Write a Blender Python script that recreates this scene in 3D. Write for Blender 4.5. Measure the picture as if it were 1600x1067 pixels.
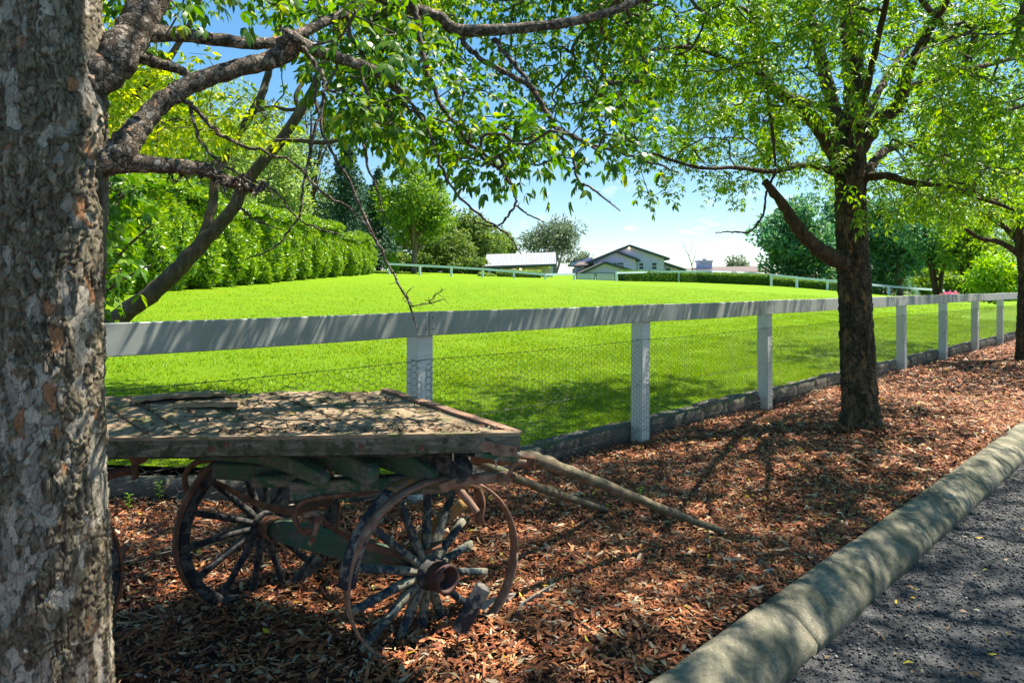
import bpy, math, random
import numpy as np
from mathutils import Vector, Matrix
R = math.radians
S = bpy.context.scene
for o in list(bpy.data.objects): bpy.data.objects.remove(o)
COL = S.collection
random.seed(7)
rng = np.random.default_rng(7)

# ------------------------------------------------------------------ camera
F, PX, PY, H = 1067.0, 800.0, 447.0, 1.4      # focal (px of the 1600 px photo), principal point, eye height
cam = bpy.data.cameras.new('camera'); camo = bpy.data.objects.new('camera', cam); COL.objects.link(camo)
cam.sensor_width = 36; cam.lens = 36 * F / 1600; cam.shift_y = -(533.5 - PY) / 1600
cam.clip_start = 0.05; cam.clip_end = 4000
camo.location = (0, 0, H); camo.rotation_euler = (R(90), 0, 0)
S.camera = camo

# ------------------------------------------------------------------ light
SUN_EL, SUN_AZ = 62.0, 66.0                    # azimuth from +Y (view direction) towards +X
w = bpy.data.worlds.new('World'); S.world = w; w.use_nodes = True
nt = w.node_tree; nt.nodes.clear()
def N(t, kind, **kw):
    n = t.nodes.new(kind)
    for k, v in kw.items(): setattr(n, k, v)
    return n
out = N(nt, 'ShaderNodeOutputWorld'); bg = N(nt, 'ShaderNodeBackground')
sky = N(nt, 'ShaderNodeTexSky'); sky.sky_type = 'NISHITA'; sky.sun_disc = False
sky.sun_elevation = R(SUN_EL); sky.sun_rotation = R(SUN_AZ); sky.altitude = 800; sky.air_density = 1.0; sky.dust_density = 0.0; sky.ozone_density = 1.6
# fair weather clouds low over the horizon, all round
geo = N(nt, 'ShaderNodeNewGeometry'); sep = N(nt, 'ShaderNodeSeparateXYZ'); tc = N(nt, 'ShaderNodeTexCoord')
nt.links.new(tc.outputs['Generated'], sep.inputs[0])
mp = N(nt, 'ShaderNodeMapping'); mp.inputs['Scale'].default_value = (1, 1, 2.3)
nt.links.new(tc.outputs['Generated'], mp.inputs[0])
nz = N(nt, 'ShaderNodeTexNoise'); nz.inputs['Scale'].default_value = 19; nz.inputs['Detail'].default_value = 7; nz.inputs['Roughness'].default_value = .55
nt.links.new(mp.outputs[0], nz.inputs['Vector'])
cr = N(nt, 'ShaderNodeValToRGB'); cr.color_ramp.elements[0].position = .565; cr.color_ramp.elements[1].position = .66
nt.links.new(nz.outputs['Fac'], cr.inputs[0])
band = N(nt, 'ShaderNodeValToRGB'); e = band.color_ramp.elements
e[0].position = 0.0; e[0].color = (1, 1, 1, 1); e[1].position = .20; e[1].color = (0.0, 0.0, 0.0, 1)
nt.links.new(sep.outputs[2], band.inputs[0])
mul = N(nt, 'ShaderNodeMath', operation='MULTIPLY'); nt.links.new(cr.outputs[0], mul.inputs[0]); nt.links.new(band.outputs[0], mul.inputs[1])
mix = N(nt, 'ShaderNodeMixRGB'); mix.inputs[2].default_value = (3.1, 3.2, 3.3, 1)
hsv = N(nt, 'ShaderNodeHueSaturation'); hsv.inputs['Hue'].default_value = .497; hsv.inputs['Saturation'].default_value = 1.66
gm_ = N(nt, 'ShaderNodeGamma'); gm_.inputs[1].default_value = .62
nt.links.new(sky.outputs[0], gm_.inputs[0]); nt.links.new(gm_.outputs[0], hsv.inputs['Color'])
nt.links.new(mul.outputs[0], mix.inputs[0]); nt.links.new(hsv.outputs[0], mix.inputs[1]); nt.links.new(mix.outputs[0], bg.inputs[0])
bg.inputs[1].default_value = 0.128
nt.links.new(bg.outputs[0], out.inputs[0])
sl = bpy.data.lights.new('sun', 'SUN'); sl.energy = 5.0; sl.angle = R(.53); sl.color = (1, .94, .84)
so = bpy.data.objects.new('sun', sl); COL.objects.link(so)
sd = Vector((math.sin(R(SUN_AZ)) * math.cos(R(SUN_EL)), math.cos(R(SUN_AZ)) * math.cos(R(SUN_EL)), math.sin(R(SUN_EL))))
so.rotation_euler = sd.to_track_quat('Z', 'Y').to_euler(); so.location = sd * 60
S.view_settings.view_transform = 'Standard'; S.view_settings.look = 'None'; S.view_settings.gamma = 1
S.view_settings.exposure = 1.58
try: S.view_settings.use_curve_mapping = False
except Exception: pass
S.cycles.max_bounces = 8; S.cycles.diffuse_bounces = 4; S.cycles.transmission_bounces = 6; S.cycles.sample_clamp_indirect = 6

# ------------------------------------------------------------------ pixel helpers
def U(x, y, Z): return Vector(((x - PX) / F * Z, Z, H - (y - PY) / F * Z))
def G(x, y, z=0.0):
    Z = F * (H - z) / (y - PY); return Vector(((x - PX) / F * Z, Z, z))
def proj(P):
    P = np.asarray(P); return PX + F * P[..., 0] / P[..., 1], PY - F * (P[..., 2] - H) / P[..., 1]

# fence frame: along (u) and towards the road (p), origin at the post the cart hides
O = Vector((-.606, 4.46, 0)); FD = Vector((.718, .696, 0)).normalized(); FN = Vector((.696, -.718, 0)).normalized()
SP = 4.46 * .3832 / FD.y
def fp(u, p, z=0.0): return O + FD * u + FN * p + Vector((0, 0, z))
FANG = math.atan2(FD.y, FD.x)
def lawn_z(X, Y):
    X = np.asarray(X, float); Y = np.asarray(Y, float)
    wv = -(FN.x * (X - O.x) + FN.y * (Y - O.y))
    z = .12 + .049 * np.clip(wv, 0, 62) + .0 * wv
    z = z - np.clip(wv - 62, 0, 60) * .02
    k = np.clip((X - 25.5) / 14, 0, 1); k = k * k * (3 - 2 * k)
    z = z * (1 - k) + (-.25) * k
    z = z + .03 * np.sin(X * .31 + 1) * np.sin(Y * .23) * np.clip(wv / 6, 0, 1)
    return z

# ------------------------------------------------------------------ materials
def mat(name):
    m = bpy.data.materials.new(name); m.use_nodes = True; t = m.node_tree
    return m, t, t.nodes['Principled BSDF']
def ramp(t, stops, fac):
    r = N(t, 'ShaderNodeValToRGB'); e = r.color_ramp.elements
    while len(e) < len(stops): e.new(.5)
    for i, (p, c) in enumerate(stops):
        e[i].position = p; e[i].color = (*c, 1)
    t.links.new(fac, r.inputs[0]); return r.outputs[0]
def noise(t, scale, detail=6, rough=.6, coord='Object', stretch=None):
    c = N(t, 'ShaderNodeTexCoord'); v = c.outputs[coord]
    if stretch:
        m = N(t, 'ShaderNodeMapping'); m.inputs['Scale'].default_value = stretch; t.links.new(v, m.inputs[0]); v = m.outputs[0]
    n = N(t, 'ShaderNodeTexNoise'); n.inputs['Scale'].default_value = scale; n.inputs['Detail'].default_value = detail; n.inputs['Roughness'].default_value = rough
    t.links.new(v, n.inputs['Vector']); return n.outputs['Fac']
def bump(t, b, h, strength=.5, dist=.01, prev=None):
    n = N(t, 'ShaderNodeBump'); n.inputs['Strength'].default_value = strength; n.inputs['Distance'].default_value = dist
    t.links.new(h, n.inputs['Height'])
    if prev: t.links.new(prev, n.inputs['Normal'])
    t.links.new(n.outputs[0], b.inputs['Normal']); return n.outputs[0]
def mixc(t, fac, a, b, mode='MIX'):
    m = N(t, 'ShaderNodeMixRGB', blend_type=mode)
    for i, v in ((0, fac), (1, a), (2, b)):
        if isinstance(v, (int, float)): m.inputs[i].default_value = v
        elif isinstance(v, tuple): m.inputs[i].default_value = (*v, 1)
        else: t.links.new(v, m.inputs[i])
    return m.outputs[0]
def simple(name, stops, scale=8, rough=.8, bstr=.3, bdist=.004, stretch=None, bscale=None, metallic=0, detail=7):
    m, t, b = mat(name)
    f = noise(t, scale, detail, .62, 'Object', stretch)
    t.links.new(ramp(t, stops, f), b.inputs['Base Color'])
    b.inputs['Roughness'].default_value = rough; b.inputs['Metallic'].default_value = metallic
    b.inputs['Specular IOR Level'].default_value = .3
    bump(t, b, noise(t, bscale or scale * 3, 8, .65, 'Object', stretch), bstr, bdist)
    return m
def island(name, stops, rough=.75, trans=0.0, spec=.25, tint=None):
    """one colour per loose piece (leaf, chip, blade)"""
    m, t, b = mat(name)
    g = N(t, 'ShaderNodeNewGeometry'); c = ramp(t, stops, g.outputs['Random Per Island'])
    t.links.new(c, b.inputs['Base Color']); b.inputs['Roughness'].default_value = rough; b.inputs['Specular IOR Level'].default_value = spec
    if trans:
        tr = N(t, 'ShaderNodeBsdfTranslucent'); hs = N(t, 'ShaderNodeHueSaturation')
        hs.inputs['Hue'].default_value = .485; hs.inputs['Saturation'].default_value = 1.15; hs.inputs['Value'].default_value = 1.9
        t.links.new(c, hs.inputs['Color']); t.links.new(hs.outputs[0], tr.inputs[0])
        ms = N(t, 'ShaderNodeMixShader'); ms.inputs[0].default_value = trans
        t.links.new(b.outputs[0], ms.inputs[1]); t.links.new(tr.outputs[0], ms.inputs[2])
        t.links.new(ms.outputs[0], t.nodes['Material Output'].inputs['Surface'])
    return m

M = {}
M['mulch_soil'] = simple('mulch_soil', [(.3, (.022, .011, .006)), (.55, (.06, .026, .012)), (.75, (.11, .05, .022))], 40, .9, .8, .02)
M['chip'] = island('bark_chip', [(0, (.04, .014, .008)), (.18, (.115, .034, .013)), (.48, (.26, .076, .025)), (.74, (.34, .115, .038)), (.88, (.42, .20, .075)), (.96, (.52, .38, .22)), (1, (.27, .24, .2))], .72, 0, .3)
M['dryleaf'] = island('dry_leaf', [(0, (.16, .09, .045)), (.3, (.26, .16, .075)), (.55, (.3, .24, .14)), (.75, (.2, .2, .13)), (.9, (.42, .36, .2)), (.93, (.6, .36, .02)), (1, (.62, .5, .04))], .6, .15)
M['litter'] = island('deck_litter', [(0, (.03, .016, .009)), (.5, (.10, .055, .03)), (.85, (.2, .13, .075)), (.97, (.3, .23, .15)), (1, (.5, .38, .05))], .8, .05)
M['gravel'] = island('gravel', [(0, (.016, .016, .0165)), (.45, (.04, .04, .041)), (.75, (.085, .083, .08)), (1, (.17, .16, .15))], .7, 0, .4)
M['grass'] = island('grass_blade', [(0, (.08, .18, .002)), (.4, (.128, .242, .002)), (.75, (.18, .285, .003)), (1, (.28, .33, .010))], .5, .35, .25)
M['weed'] = island('weed_leaf', [(0, (.12, .3, .02)), (1, (.25, .42, .03))], .5, .35)
M['elm_leaf'] = island('elm_leaf', [(0, (.03, .09, .010)), (.45, (.055, .15, .012)), (.8, (.10, .21, .014)), (1, (.24, .30, .018))], .42, .46, .3)
M['ash_leaf'] = island('ash_leaf', [(0, (.06, .16, .010)), (.45, (.115, .25, .012)), (.8, (.18, .33, .014)), (1, (.30, .40, .018))], .42, .43, .35)
M['yellow_leaf'] = island('yellow_leaf', [(0, (.14, .24, .012)), (.5, (.26, .36, .015)), (1, (.44, .46, .02))], .45, .5, .3)
M['sapling_leaf'] = island('sapling_leaf', [(0, (.03, .10, .010)), (.6, (.065, .17, .012)), (1, (.17, .28, .018))], .35, .45, .4)
M['hedge_leaf'] = island('hedge_leaf', [(0, (.07, .17, .015)), (.5, (.16, .30, .022)), (1, (.34, .45, .03))], .35, .25, .5)
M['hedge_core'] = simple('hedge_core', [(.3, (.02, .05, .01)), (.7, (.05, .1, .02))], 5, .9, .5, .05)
M['clip_leaf'] = island('clipped_hedge_leaf', [(0, (.05, .12, .016)), (.6, (.09, .2, .02)), (1, (.2, .32, .03))], .5, .25, .3)
M['wattle_leaf'] = island('wattle_leaf', [(0, (.12, .20, .05)), (.6, (.2, .3, .075)), (1, (.33, .4, .1))], .6, .35)
M['cypress_leaf'] = island('cypress_leaf', [(0, (.03, .075, .045)), (.6, (.05, .11, .06)), (1, (.08, .15, .07))], .7, .15)
M['mid_leaf'] = island('mid_leaf', [(0, (.055, .13, .02)), (.6, (.12, .23, .03)), (1, (.24, .34, .04))], .55, .35)
M['willow_leaf'] = island('willow_leaf', [(0, (.06, .12, .025)), (.6, (.12, .19, .04)), (1, (.2, .27, .06))], .6, .3)
M['gum_leaf'] = island('gum_leaf', [(0, (.06, .10, .05)), (.6, (.10, .15, .075)), (1, (.18, .22, .12))], .6, .25)
M['blue_leaf'] = island('blue_leaf', [(0, (.045, .13, .07)), (.5, (.075, .19, .09)), (.85, (.12, .26, .10)), (1, (.26, .38, .09))], .6, .3)
M['lime_leaf'] = island('lime_leaf', [(0, (.12, .26, .02)), (.6, (.2, .36, .025)), (1, (.34, .46, .04))], .5, .4)
M['pink_petal'] = island('pink_petal', [(0, (.55, .1, .18)), (1, (.75, .28, .38))], .6, .2)
M['stem_bark'] = simple('stem_bark', [(.3, (.045, .034, .02)), (.55, (.095, .075, .046)), (.75, (.17, .145, .10))], 22, .85, .7, .006, (1, 1, .45))
M['dark_bark'] = simple('dark_bark', [(.3, (.028, .018, .01)), (.55, (.075, .047, .025)), (.72, (.16, .10, .052))], 26, .85, .9, .012, (1, 1, .3))
M['twig'] = simple('twig_bark', [(.35, (.05, .036, .026)), (.7, (.15, .118, .09))], 30, .8, .5, .003)
m, t, b = mat('limb_bark')
cc = N(t, 'ShaderNodeTexCoord'); wn = N(t, 'ShaderNodeTexNoise'); wn.inputs['Scale'].default_value = 26; wn.inputs['Detail'].default_value = 4
t.links.new(cc.outputs['Object'], wn.inputs['Vector'])
wx = N(t, 'ShaderNodeMixRGB', blend_type='ADD'); wx.inputs[0].default_value = .05; t.links.new(cc.outputs['Object'], wx.inputs[1]); t.links.new(wn.outputs['Color'], wx.inputs[2])
vv = N(t, 'ShaderNodeTexVoronoi'); vv.inputs['Scale'].default_value = 62; t.links.new(wx.outputs[0], vv.inputs['Vector'])
v2 = N(t, 'ShaderNodeTexVoronoi', feature='DISTANCE_TO_EDGE'); v2.inputs['Scale'].default_value = 62; t.links.new(wx.outputs[0], v2.inputs['Vector'])
sp = N(t, 'ShaderNodeSeparateColor'); t.links.new(vv.outputs['Color'], sp.inputs[0])
fl_ = ramp(t, [(0, (.045, .034, .024)), (.4, (.11, .085, .06)), (.75, (.19, .155, .118)), (.93, (.28, .245, .2)), (1, (.30, .15, .08))], sp.outputs[0])
ed = ramp(t, [(0, (.3, .3, .3)), (.12, (1, 1, 1))], v2.outputs['Distance'])
t.links.new(mixc(t, 1.0, fl_, ed, 'MULTIPLY'), b.inputs['Base Color']); b.inputs['Roughness'].default_value = .88; b.inputs['Specular IOR Level'].default_value = .2
n1 = bump(t, b, ed, .7, .006); n1 = bump(t, b, sp.outputs[0], .5, .004, n1); bump(t, b, noise(t, 120, 6, .7), .5, .003, n1); M['limb'] = m
M['far_bark'] = simple('far_bark', [(.3, (.10, .07, .05)), (.7, (.22, .17, .13))], 4, .9)
M['pale_bark'] = simple('pale_bark', [(.3, (.3, .26, .2)), (.7, (.5, .46, .4))], 3, .9)
M['white_paint'] = simple('white_paint', [(.3, (.50, .51, .45)), (.5, (.60, .60, .54)), (.8, (.66, .66, .61))], 5, .55, .25, .0012, (1, 14, 14), 40)
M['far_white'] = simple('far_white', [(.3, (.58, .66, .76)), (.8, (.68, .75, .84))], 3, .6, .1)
M['shaded_rail_white'] = simple('shaded_rail_white', [(.3, (.235, .255, .215)), (.5, (.29, .305, .265)), (.8, (.35, .36, .32))], 4, .6, .3, .0012, (1, 1, 1), 40)  # white rail darkened and greened: canopy shade is put into the colour
M['wire'] = simple('wire', [(.3, (.07, .07, .06)), (.7, (.14, .13, .12))], 60, .55, .1, .001, metallic=.4)
M['edge_stone'] = simple('edge_stone', [(.3, (.06, .052, .038)), (.5, (.14, .122, .092)), (.68, (.24, .21, .16)), (.8, (.13, .135, .075))], 16, .92, .9, .02)
M['sleeper'] = simple('sleeper', [(.3, (.04, .04, .03)), (.55, (.09, .085, .066)), (.75, (.15, .14, .11))], 12, .9, .6, .008, (.25, 1, 1))

# kerb concrete: grey, mossy film with its own patches, pits
m, t, b = mat('kerb_concrete')
f1 = noise(t, 55, 8, .7); f2 = noise(t, 3.2, 5, .6)
c1 = ramp(t, [(.3, (.125, .11, .072)), (.55, (.24, .215, .15)), (.75, (.34, .305, .225))], f1)
c2 = ramp(t, [(.3, (.05, .054, .034)), (.7, (.09, .092, .062))], f1)
t.links.new(mixc(t, ramp(t, [(.40, (0, 0, 0)), (.58, (.85, .85, .85))], f2), c1, c2), b.inputs['Base Color'])
b.inputs['Roughness'].default_value = .93; b.inputs['Specular IOR Level'].default_value = .2
vv = N(t, 'ShaderNodeTexVoronoi'); vv.inputs['Scale'].default_value = 60
cc = N(t, 'ShaderNodeTexCoord'); t.links.new(cc.outputs['Object'], vv.inputs['Vector'])
pits = ramp(t, [(.05, (0, 0, 0)), (.22, (1, 1, 1))], vv.outputs['Distance'])
n1 = bump(t, b, f1, .9, .006); n1 = bump(t, b, noise(t, 240, 5, .7), .6, .003, n1); bump(t, b, pits, .4, .004, n1); M['kerb'] = m
# road: dark sprayed seal
m, t, b = mat('road_seal')
vv = N(t, 'ShaderNodeTexVoronoi'); vv.inputs['Scale'].default_value = 105
cc = N(t, 'ShaderNodeTexCoord'); t.links.new(cc.outputs['Object'], vv.inputs['Vector'])
sp = N(t, 'ShaderNodeSeparateColor'); t.links.new(vv.outputs['Color'], sp.inputs[0])
t.links.new(ramp(t, [(0, (.012, .012, .0125)), (.6, (.03, .03, .031)), (1, (.065, .063, .062))], sp.outputs[0]), b.inputs['Base Color'])
b.inputs['Roughness'].default_value = .8
inv = N(t, 'ShaderNodeMath', operation='SUBTRACT'); inv.inputs[0].default_value = 1; t.links.new(vv.outputs['Distance'], inv.inputs[1])
bump(t, b, inv.outputs[0], 1.0, .006); M['road'] = m
# lawn
m, t, b = mat('lawn')
fa = noise(t, .55, 5, .6); fb = noise(t, 26, 6, .75); fc = noise(t, 7, 5, .7)
c = ramp(t, [(.25, (.085, .18, .002)), (.5, (.135, .24, .002)), (.75, (.185, .29, .003))], fb)
c = mixc(t, ramp(t, [(.48, (0, 0, 0)), (.66, (.6, .6, .6))], fa), c, (.20, .27, .006))
c = mixc(t, ramp(t, [(.4, (0, 0, 0)), (.75, (.5, .5, .5))], fc), c, (.085, .20, .002))
t.links.new(c, b.inputs['Base Color']); b.inputs['Roughness'].default_value = .85; b.inputs['Specular IOR Level'].default_value = .1
nn = bump(t, b, fb, .8, .05); bump(t, b, noise(t, 90, 4, .7), .7, .02, nn); M['lawn'] = m
M['soil'] = simple('soil', [(.3, (.05, .06, .025)), (.7, (.12, .13, .05))], 2, .95)

# old painted / weathered timber and iron of the cart
def worn(name, wood, paint, cover, scale=14, stretch=(1, 1, 1)):
    m, t, b = mat(name)
    fg = noise(t, 9, 8, .7, 'Object', tuple(s * k for s, k in zip(stretch, (1, 6, 6)))); fp_ = noise(t, scale, 8, .68)
    cw = ramp(t, [(.3, wood[0]), (.5, wood[1]), (.72, wood[2])], fg)
    t.links.new(mixc(t, ramp(t, [(cover - .04, (1, 1, 1)), (cover + .04, (0, 0, 0))], fp_), cw, paint), b.inputs['Base Color'])
    b.inputs['Roughness'].default_value = .85; b.inputs['Specular IOR Level'].default_value = .25
    nn = bump(t, b, fg, .6, .005); bump(t, b, fp_, .5, .004, nn); return m
OLD = ((.06, .05, .038), (.16, .135, .10), (.27, .235, .18))
M['deck'] = worn('deck_timber', ((.085, .056, .032), (.25, .175, .105), (.42, .315, .205)), (.115, .11, .045), .43, 7)
M['side_board'] = worn('side_board_timber', ((.035, .034, .02), (.11, .10, .066), (.25, .22, .16)), (.045, .05, .026), .47, 22)
M['green'] = worn('green_painted_timber', OLD, (.035, .085, .045), .50, 16)
M['dull_green'] = worn('dull_green_timber', ((.05, .05, .04), (.10, .105, .08), (.17, .165, .13)), (.055, .105, .06), .52, 12)
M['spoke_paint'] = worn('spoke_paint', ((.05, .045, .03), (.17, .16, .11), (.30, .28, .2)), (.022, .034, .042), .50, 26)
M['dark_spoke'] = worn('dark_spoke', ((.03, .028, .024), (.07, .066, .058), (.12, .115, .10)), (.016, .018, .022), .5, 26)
M['yellow_felloe'] = worn('yellow_felloe', OLD, (.30, .175, .06), .54, 16)
M['black_felloe'] = worn('black_felloe', ((.10, .09, .07), (.2, .175, .14), (.3, .27, .22)), (.022, .026, .032), .52, 18)
M['pole'] = worn('pole_timber', ((.055, .04, .024), (.13, .10, .06), (.22, .175, .115)), (.07, .075, .038), .46, 10)
M['rust'] = simple('rust', [(.25, (.045, .022, .013)), (.5, (.13, .06, .033)), (.75, (.25, .125, .07))], 26, .85, .6, .004, bscale=60)
M['pale_rust'] = simple('pale_rust', [(.25, (.10, .055, .035)), (.5, (.22, .125, .08)), (.75, (.33, .22, .15))], 22, .8, .5, .004, bscale=60)
M['red_hub'] = simple('red_hub', [(.3, (.035, .018, .014)), (.6, (.075, .034, .026)), (.8, (.075, .058, .046))], 24, .7, .5, .003)
M['bolt'] = simple('bolt', [(.3, (.2, .17, .13)), (.7, (.42, .38, .3))], 30, .7, .3, .002)
M['bark_sheet'] = simple('bark_sheet', [(.3, (.17, .14, .105)), (.7, (.33, .29, .23))], 18, .85, .5, .004, (.3, 3, 3))
# buildings
M['house_wall'] = simple('house_wall', [(.3, (.44, .44, .72)), (.7, (.50, .50, .78))], 2, .8, .1)  # walls are white; the blue cast of their shade is mixed into this colour
M['brick_house'] = simple('carport_wall', [(.3, (.5, .45, .40)), (.7, (.6, .55, .5))], 2, .8, .1)
M['fascia'] = simple('fascia', [(.3, (.035, .06, .07)), (.7, (.05, .08, .09))], 2, .5, .05)
M['tile_roof'] = simple('tile_roof', [(.3, (.10, .075, .065)), (.7, (.17, .13, .115))], 6, .8, .4, .03)
M['metal_roof'] = simple('metal_roof', [(.3, (.23, .23, .245)), (.7, (.28, .28, .295))], 1.5, .6, .05)
M['glass'], t, b = mat('window_glass'); b.inputs['Base Color'].default_value = (.02, .05, .075, 1); b.inputs['Roughness'].default_value = .15; b.inputs['Specular IOR Level'].default_value = .25
M['gate_panel'] = simple('gate_panel', [(.3, (.4, .43, .46)), (.7, (.5, .53, .56))], 2, .6, .1)
M['iron'] = simple('iron', [(.3, (.03, .035, .04)), (.7, (.05, .055, .06))], 5, .5, .1)
mm, t, b = mat('lit_bulb'); b.inputs['Emission Color'].default_value = (1, .72, .38, 1); b.inputs['Emission Strength'].default_value = 4; M['bulb'] = mm

# ------------------------------------------------------------------ object helpers
def tag(o, label=None, cat=None, group=None, kind=None):
    if label: o['label'] = label
    if cat: o['category'] = cat
    if group: o['group'] = group
    if kind: o['kind'] = kind
    return o
def link(name, data, parent=None, loc=None):
    o = bpy.data.objects.new(name, data); COL.objects.link(o)
    if parent: o.parent = parent
    if loc is not None: o.location = loc
    return o
def empty(name, loc=(0, 0, 0), parent=None):
    o = link(name, None, parent, loc); o.empty_display_size = .1; return o
def nmesh(name, V, Fc, m, smooth=False):
    """V (n,3), Fc (f,k) arrays -> mesh, fast"""
    V = np.ascontiguousarray(V, np.float32); Fc = np.ascontiguousarray(Fc, np.int32); k = Fc.shape[1]
    me = bpy.data.meshes.new(name); me.vertices.add(len(V)); me.vertices.foreach_set('co', V.ravel())
    me.loops.add(Fc.size); me.loops.foreach_set('vertex_index', Fc.ravel())
    me.polygons.add(len(Fc)); me.polygons.foreach_set('loop_start', np.arange(0, Fc.size, k, dtype=np.int32))
    me.polygons.foreach_set('loop_total', np.full(len(Fc), k, np.int32))
    if smooth: me.polygons.foreach_set('use_smooth', np.ones(len(Fc), bool))
    me.update(calc_edges=True); me.materials.append(M[m] if isinstance(m, str) else m); return me
class MB:
    def __init__(s): s.v = []; s.f = []
    def add(s, vs, fs):
        k = len(s.v); s.v += [tuple(p) for p in vs]; s.f += [tuple(i + k for i in q) for q in fs]
    def box(s, c, h, rot=None, taper=1.0):
        """centre, half sizes, optional 3x3 rotation; +x end scaled by taper"""
        c = Vector(c); P = []
        for x in (-1, 1):
            k = taper if x > 0 else 1
            for y in (-1, 1):
                for z in (-1, 1):
                    p = Vector((x * h[0], y * h[1] * k, z * h[2] * k)); P.append(c + (rot @ p if rot else p))
        s.add(P, [(0, 1, 3, 2), (4, 6, 7, 5), (0, 4, 5, 1), (2, 3, 7, 6), (0, 2, 6, 4), (1, 5, 7, 3)])
    def tube(s, pts, rad, n=8, cap=True, flat=None, side=None):
        """sweep; flat=(w,t) gives a strap of that section, side = width direction"""
        pts = [Vector(p) for p in pts]; L = len(pts)
        if not hasattr(rad, '__len__'): rad = [rad] * L
        k = len(s.v); prev = None
        for i, p in enumerate(pts):
            d = (pts[min(i + 1, L - 1)] - pts[max(i - 1, 0)]).normalized()
            if side is not None: a = (Vector(side) - d * d.dot(Vector(side))).normalized()
            else:
                a = prev - d * d.dot(prev) if prev else d.orthogonal()
                a = a.normalized(); prev = a
            b_ = d.cross(a)
            for j in range(n):
                if flat:
                    sx = (-1, 1, 1, -1)[j]; sy = (-1, -1, 1, 1)[j]
                    q = p + a * (sx * flat[0] / 2 * rad[i]) + b_ * (sy * flat[1] / 2 * rad[i])
                else:
                    th = 2 * math.pi * j / n; q = p + (a * math.cos(th) + b_ * math.sin(th)) * rad[i]
                s.v.append(tuple(q))
        for i in range(L - 1):
            for j in range(n):
                s.f.append((k + i * n + j, k + i * n + (j + 1) % n, k + (i + 1) * n + (j + 1) % n, k + (i + 1) * n + j))
        if cap:
            s.f.append(tuple(k + j for j in reversed(range(n)))); s.f.append(tuple(k + (L - 1) * n + j for j in range(n)))
    def strap(s, pts, w_, t_, side, taper=1.0): s.tube(pts, taper, 4, True, (w_, t_), side)
    def lathe(s, prof, n=24, axis=Matrix.Identity(4), closed=False):
        k = len(s.v)
        for (r, z) in prof:
            for j in range(n):
                th = 2 * math.pi * j / n; s.v.append(tuple(axis @ Vector((r * math.cos(th), r * math.sin(th), z))))
        m_ = len(prof)
        for i in range(m_ if closed else m_ - 1):
            for j in range(n):
                a = k + i * n; b_ = k + ((i + 1) % m_) * n
                s.f.append((a + j, a + (j + 1) % n, b_ + (j + 1) % n, b_ + j))
    def arc(s, prof, a0, a1, n=12):
        """closed (r,z) section swept about z from a0 to a1, capped"""
        k = len(s.v); m_ = len(prof)
        for i in range(n + 1):
            th = a0 + (a1 - a0) * i / n
            for (r, z) in prof: s.v.append((r * math.cos(th), r * math.sin(th), z))
        for i in range(n):
            for j in range(m_):
                s.f.append((k + i * m_ + j, k + i * m_ + (j + 1) % m_, k + (i + 1) * m_ + (j + 1) % m_, k + (i + 1) * m_ + j))
        s.f.append(tuple(k + j for j in reversed(range(m_)))); s.f.append(tuple(k + n * m_ + j for j in range(m_)))
    def prism(s, poly, ext):
        """polygon of 3D points extruded by the vector ext"""
        n = len(poly); ext = Vector(ext); P = [Vector(p) for p in poly]
        s.add(P + [p + ext for p in P], [tuple(range(n)), tuple(reversed(range(n, 2 * n)))] + [(i, (i + 1) % n, n + (i + 1) % n, n + i) for i in range(n)])
    def mesh(s, name, m, smooth=False, bevel=0):
        me = bpy.data.meshes.new(name); me.from_pydata(s.v, [], s.f)
        import bmesh
        bm = bmesh.new(); bm.from_mesh(me); bmesh.ops.recalc_face_normals(bm, faces=bm.faces)
        if bevel: bmesh.ops.bevel(bm, geom=list(bm.edges), offset=bevel, segments=1, affect='EDGES', clamp_overlap=True)
        bm.to_mesh(me); bm.free()
        if smooth: me.polygons.foreach_set('use_smooth', np.ones(len(me.polygons), bool))
        me.materials.append(M[m]); me.update(); return me
    def build(s, name, m, parent=None, smooth=False, bevel=0):
        return link(name, s.mesh(name, m, smooth, bevel), parent)
def spline(pts, n=6):
    """Catmull-Rom through points (Vectors, may carry radius as 4th entry)"""
    P = [np.array(p, float) for p in pts]; out_ = []
    for i in range(len(P) - 1):
        a = P[max(i - 1, 0)]; b_ = P[i]; c_ = P[i + 1]; d = P[min(i + 2, len(P) - 1)]
        for j in range(n):
            t_ = j / n
            out_.append(.5 * ((2 * b_) + (-a + c_) * t_ + (2 * a - 5 * b_ + 4 * c_ - d) * t_ ** 2 + (-a + 3 * b_ - 3 * c_ + d) * t_ ** 3))
    out_.append(P[-1]); return np.array(out_)
def unit(a): return a / np.maximum(np.linalg.norm(a, axis=-1, keepdims=True), 1e-9)

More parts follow.
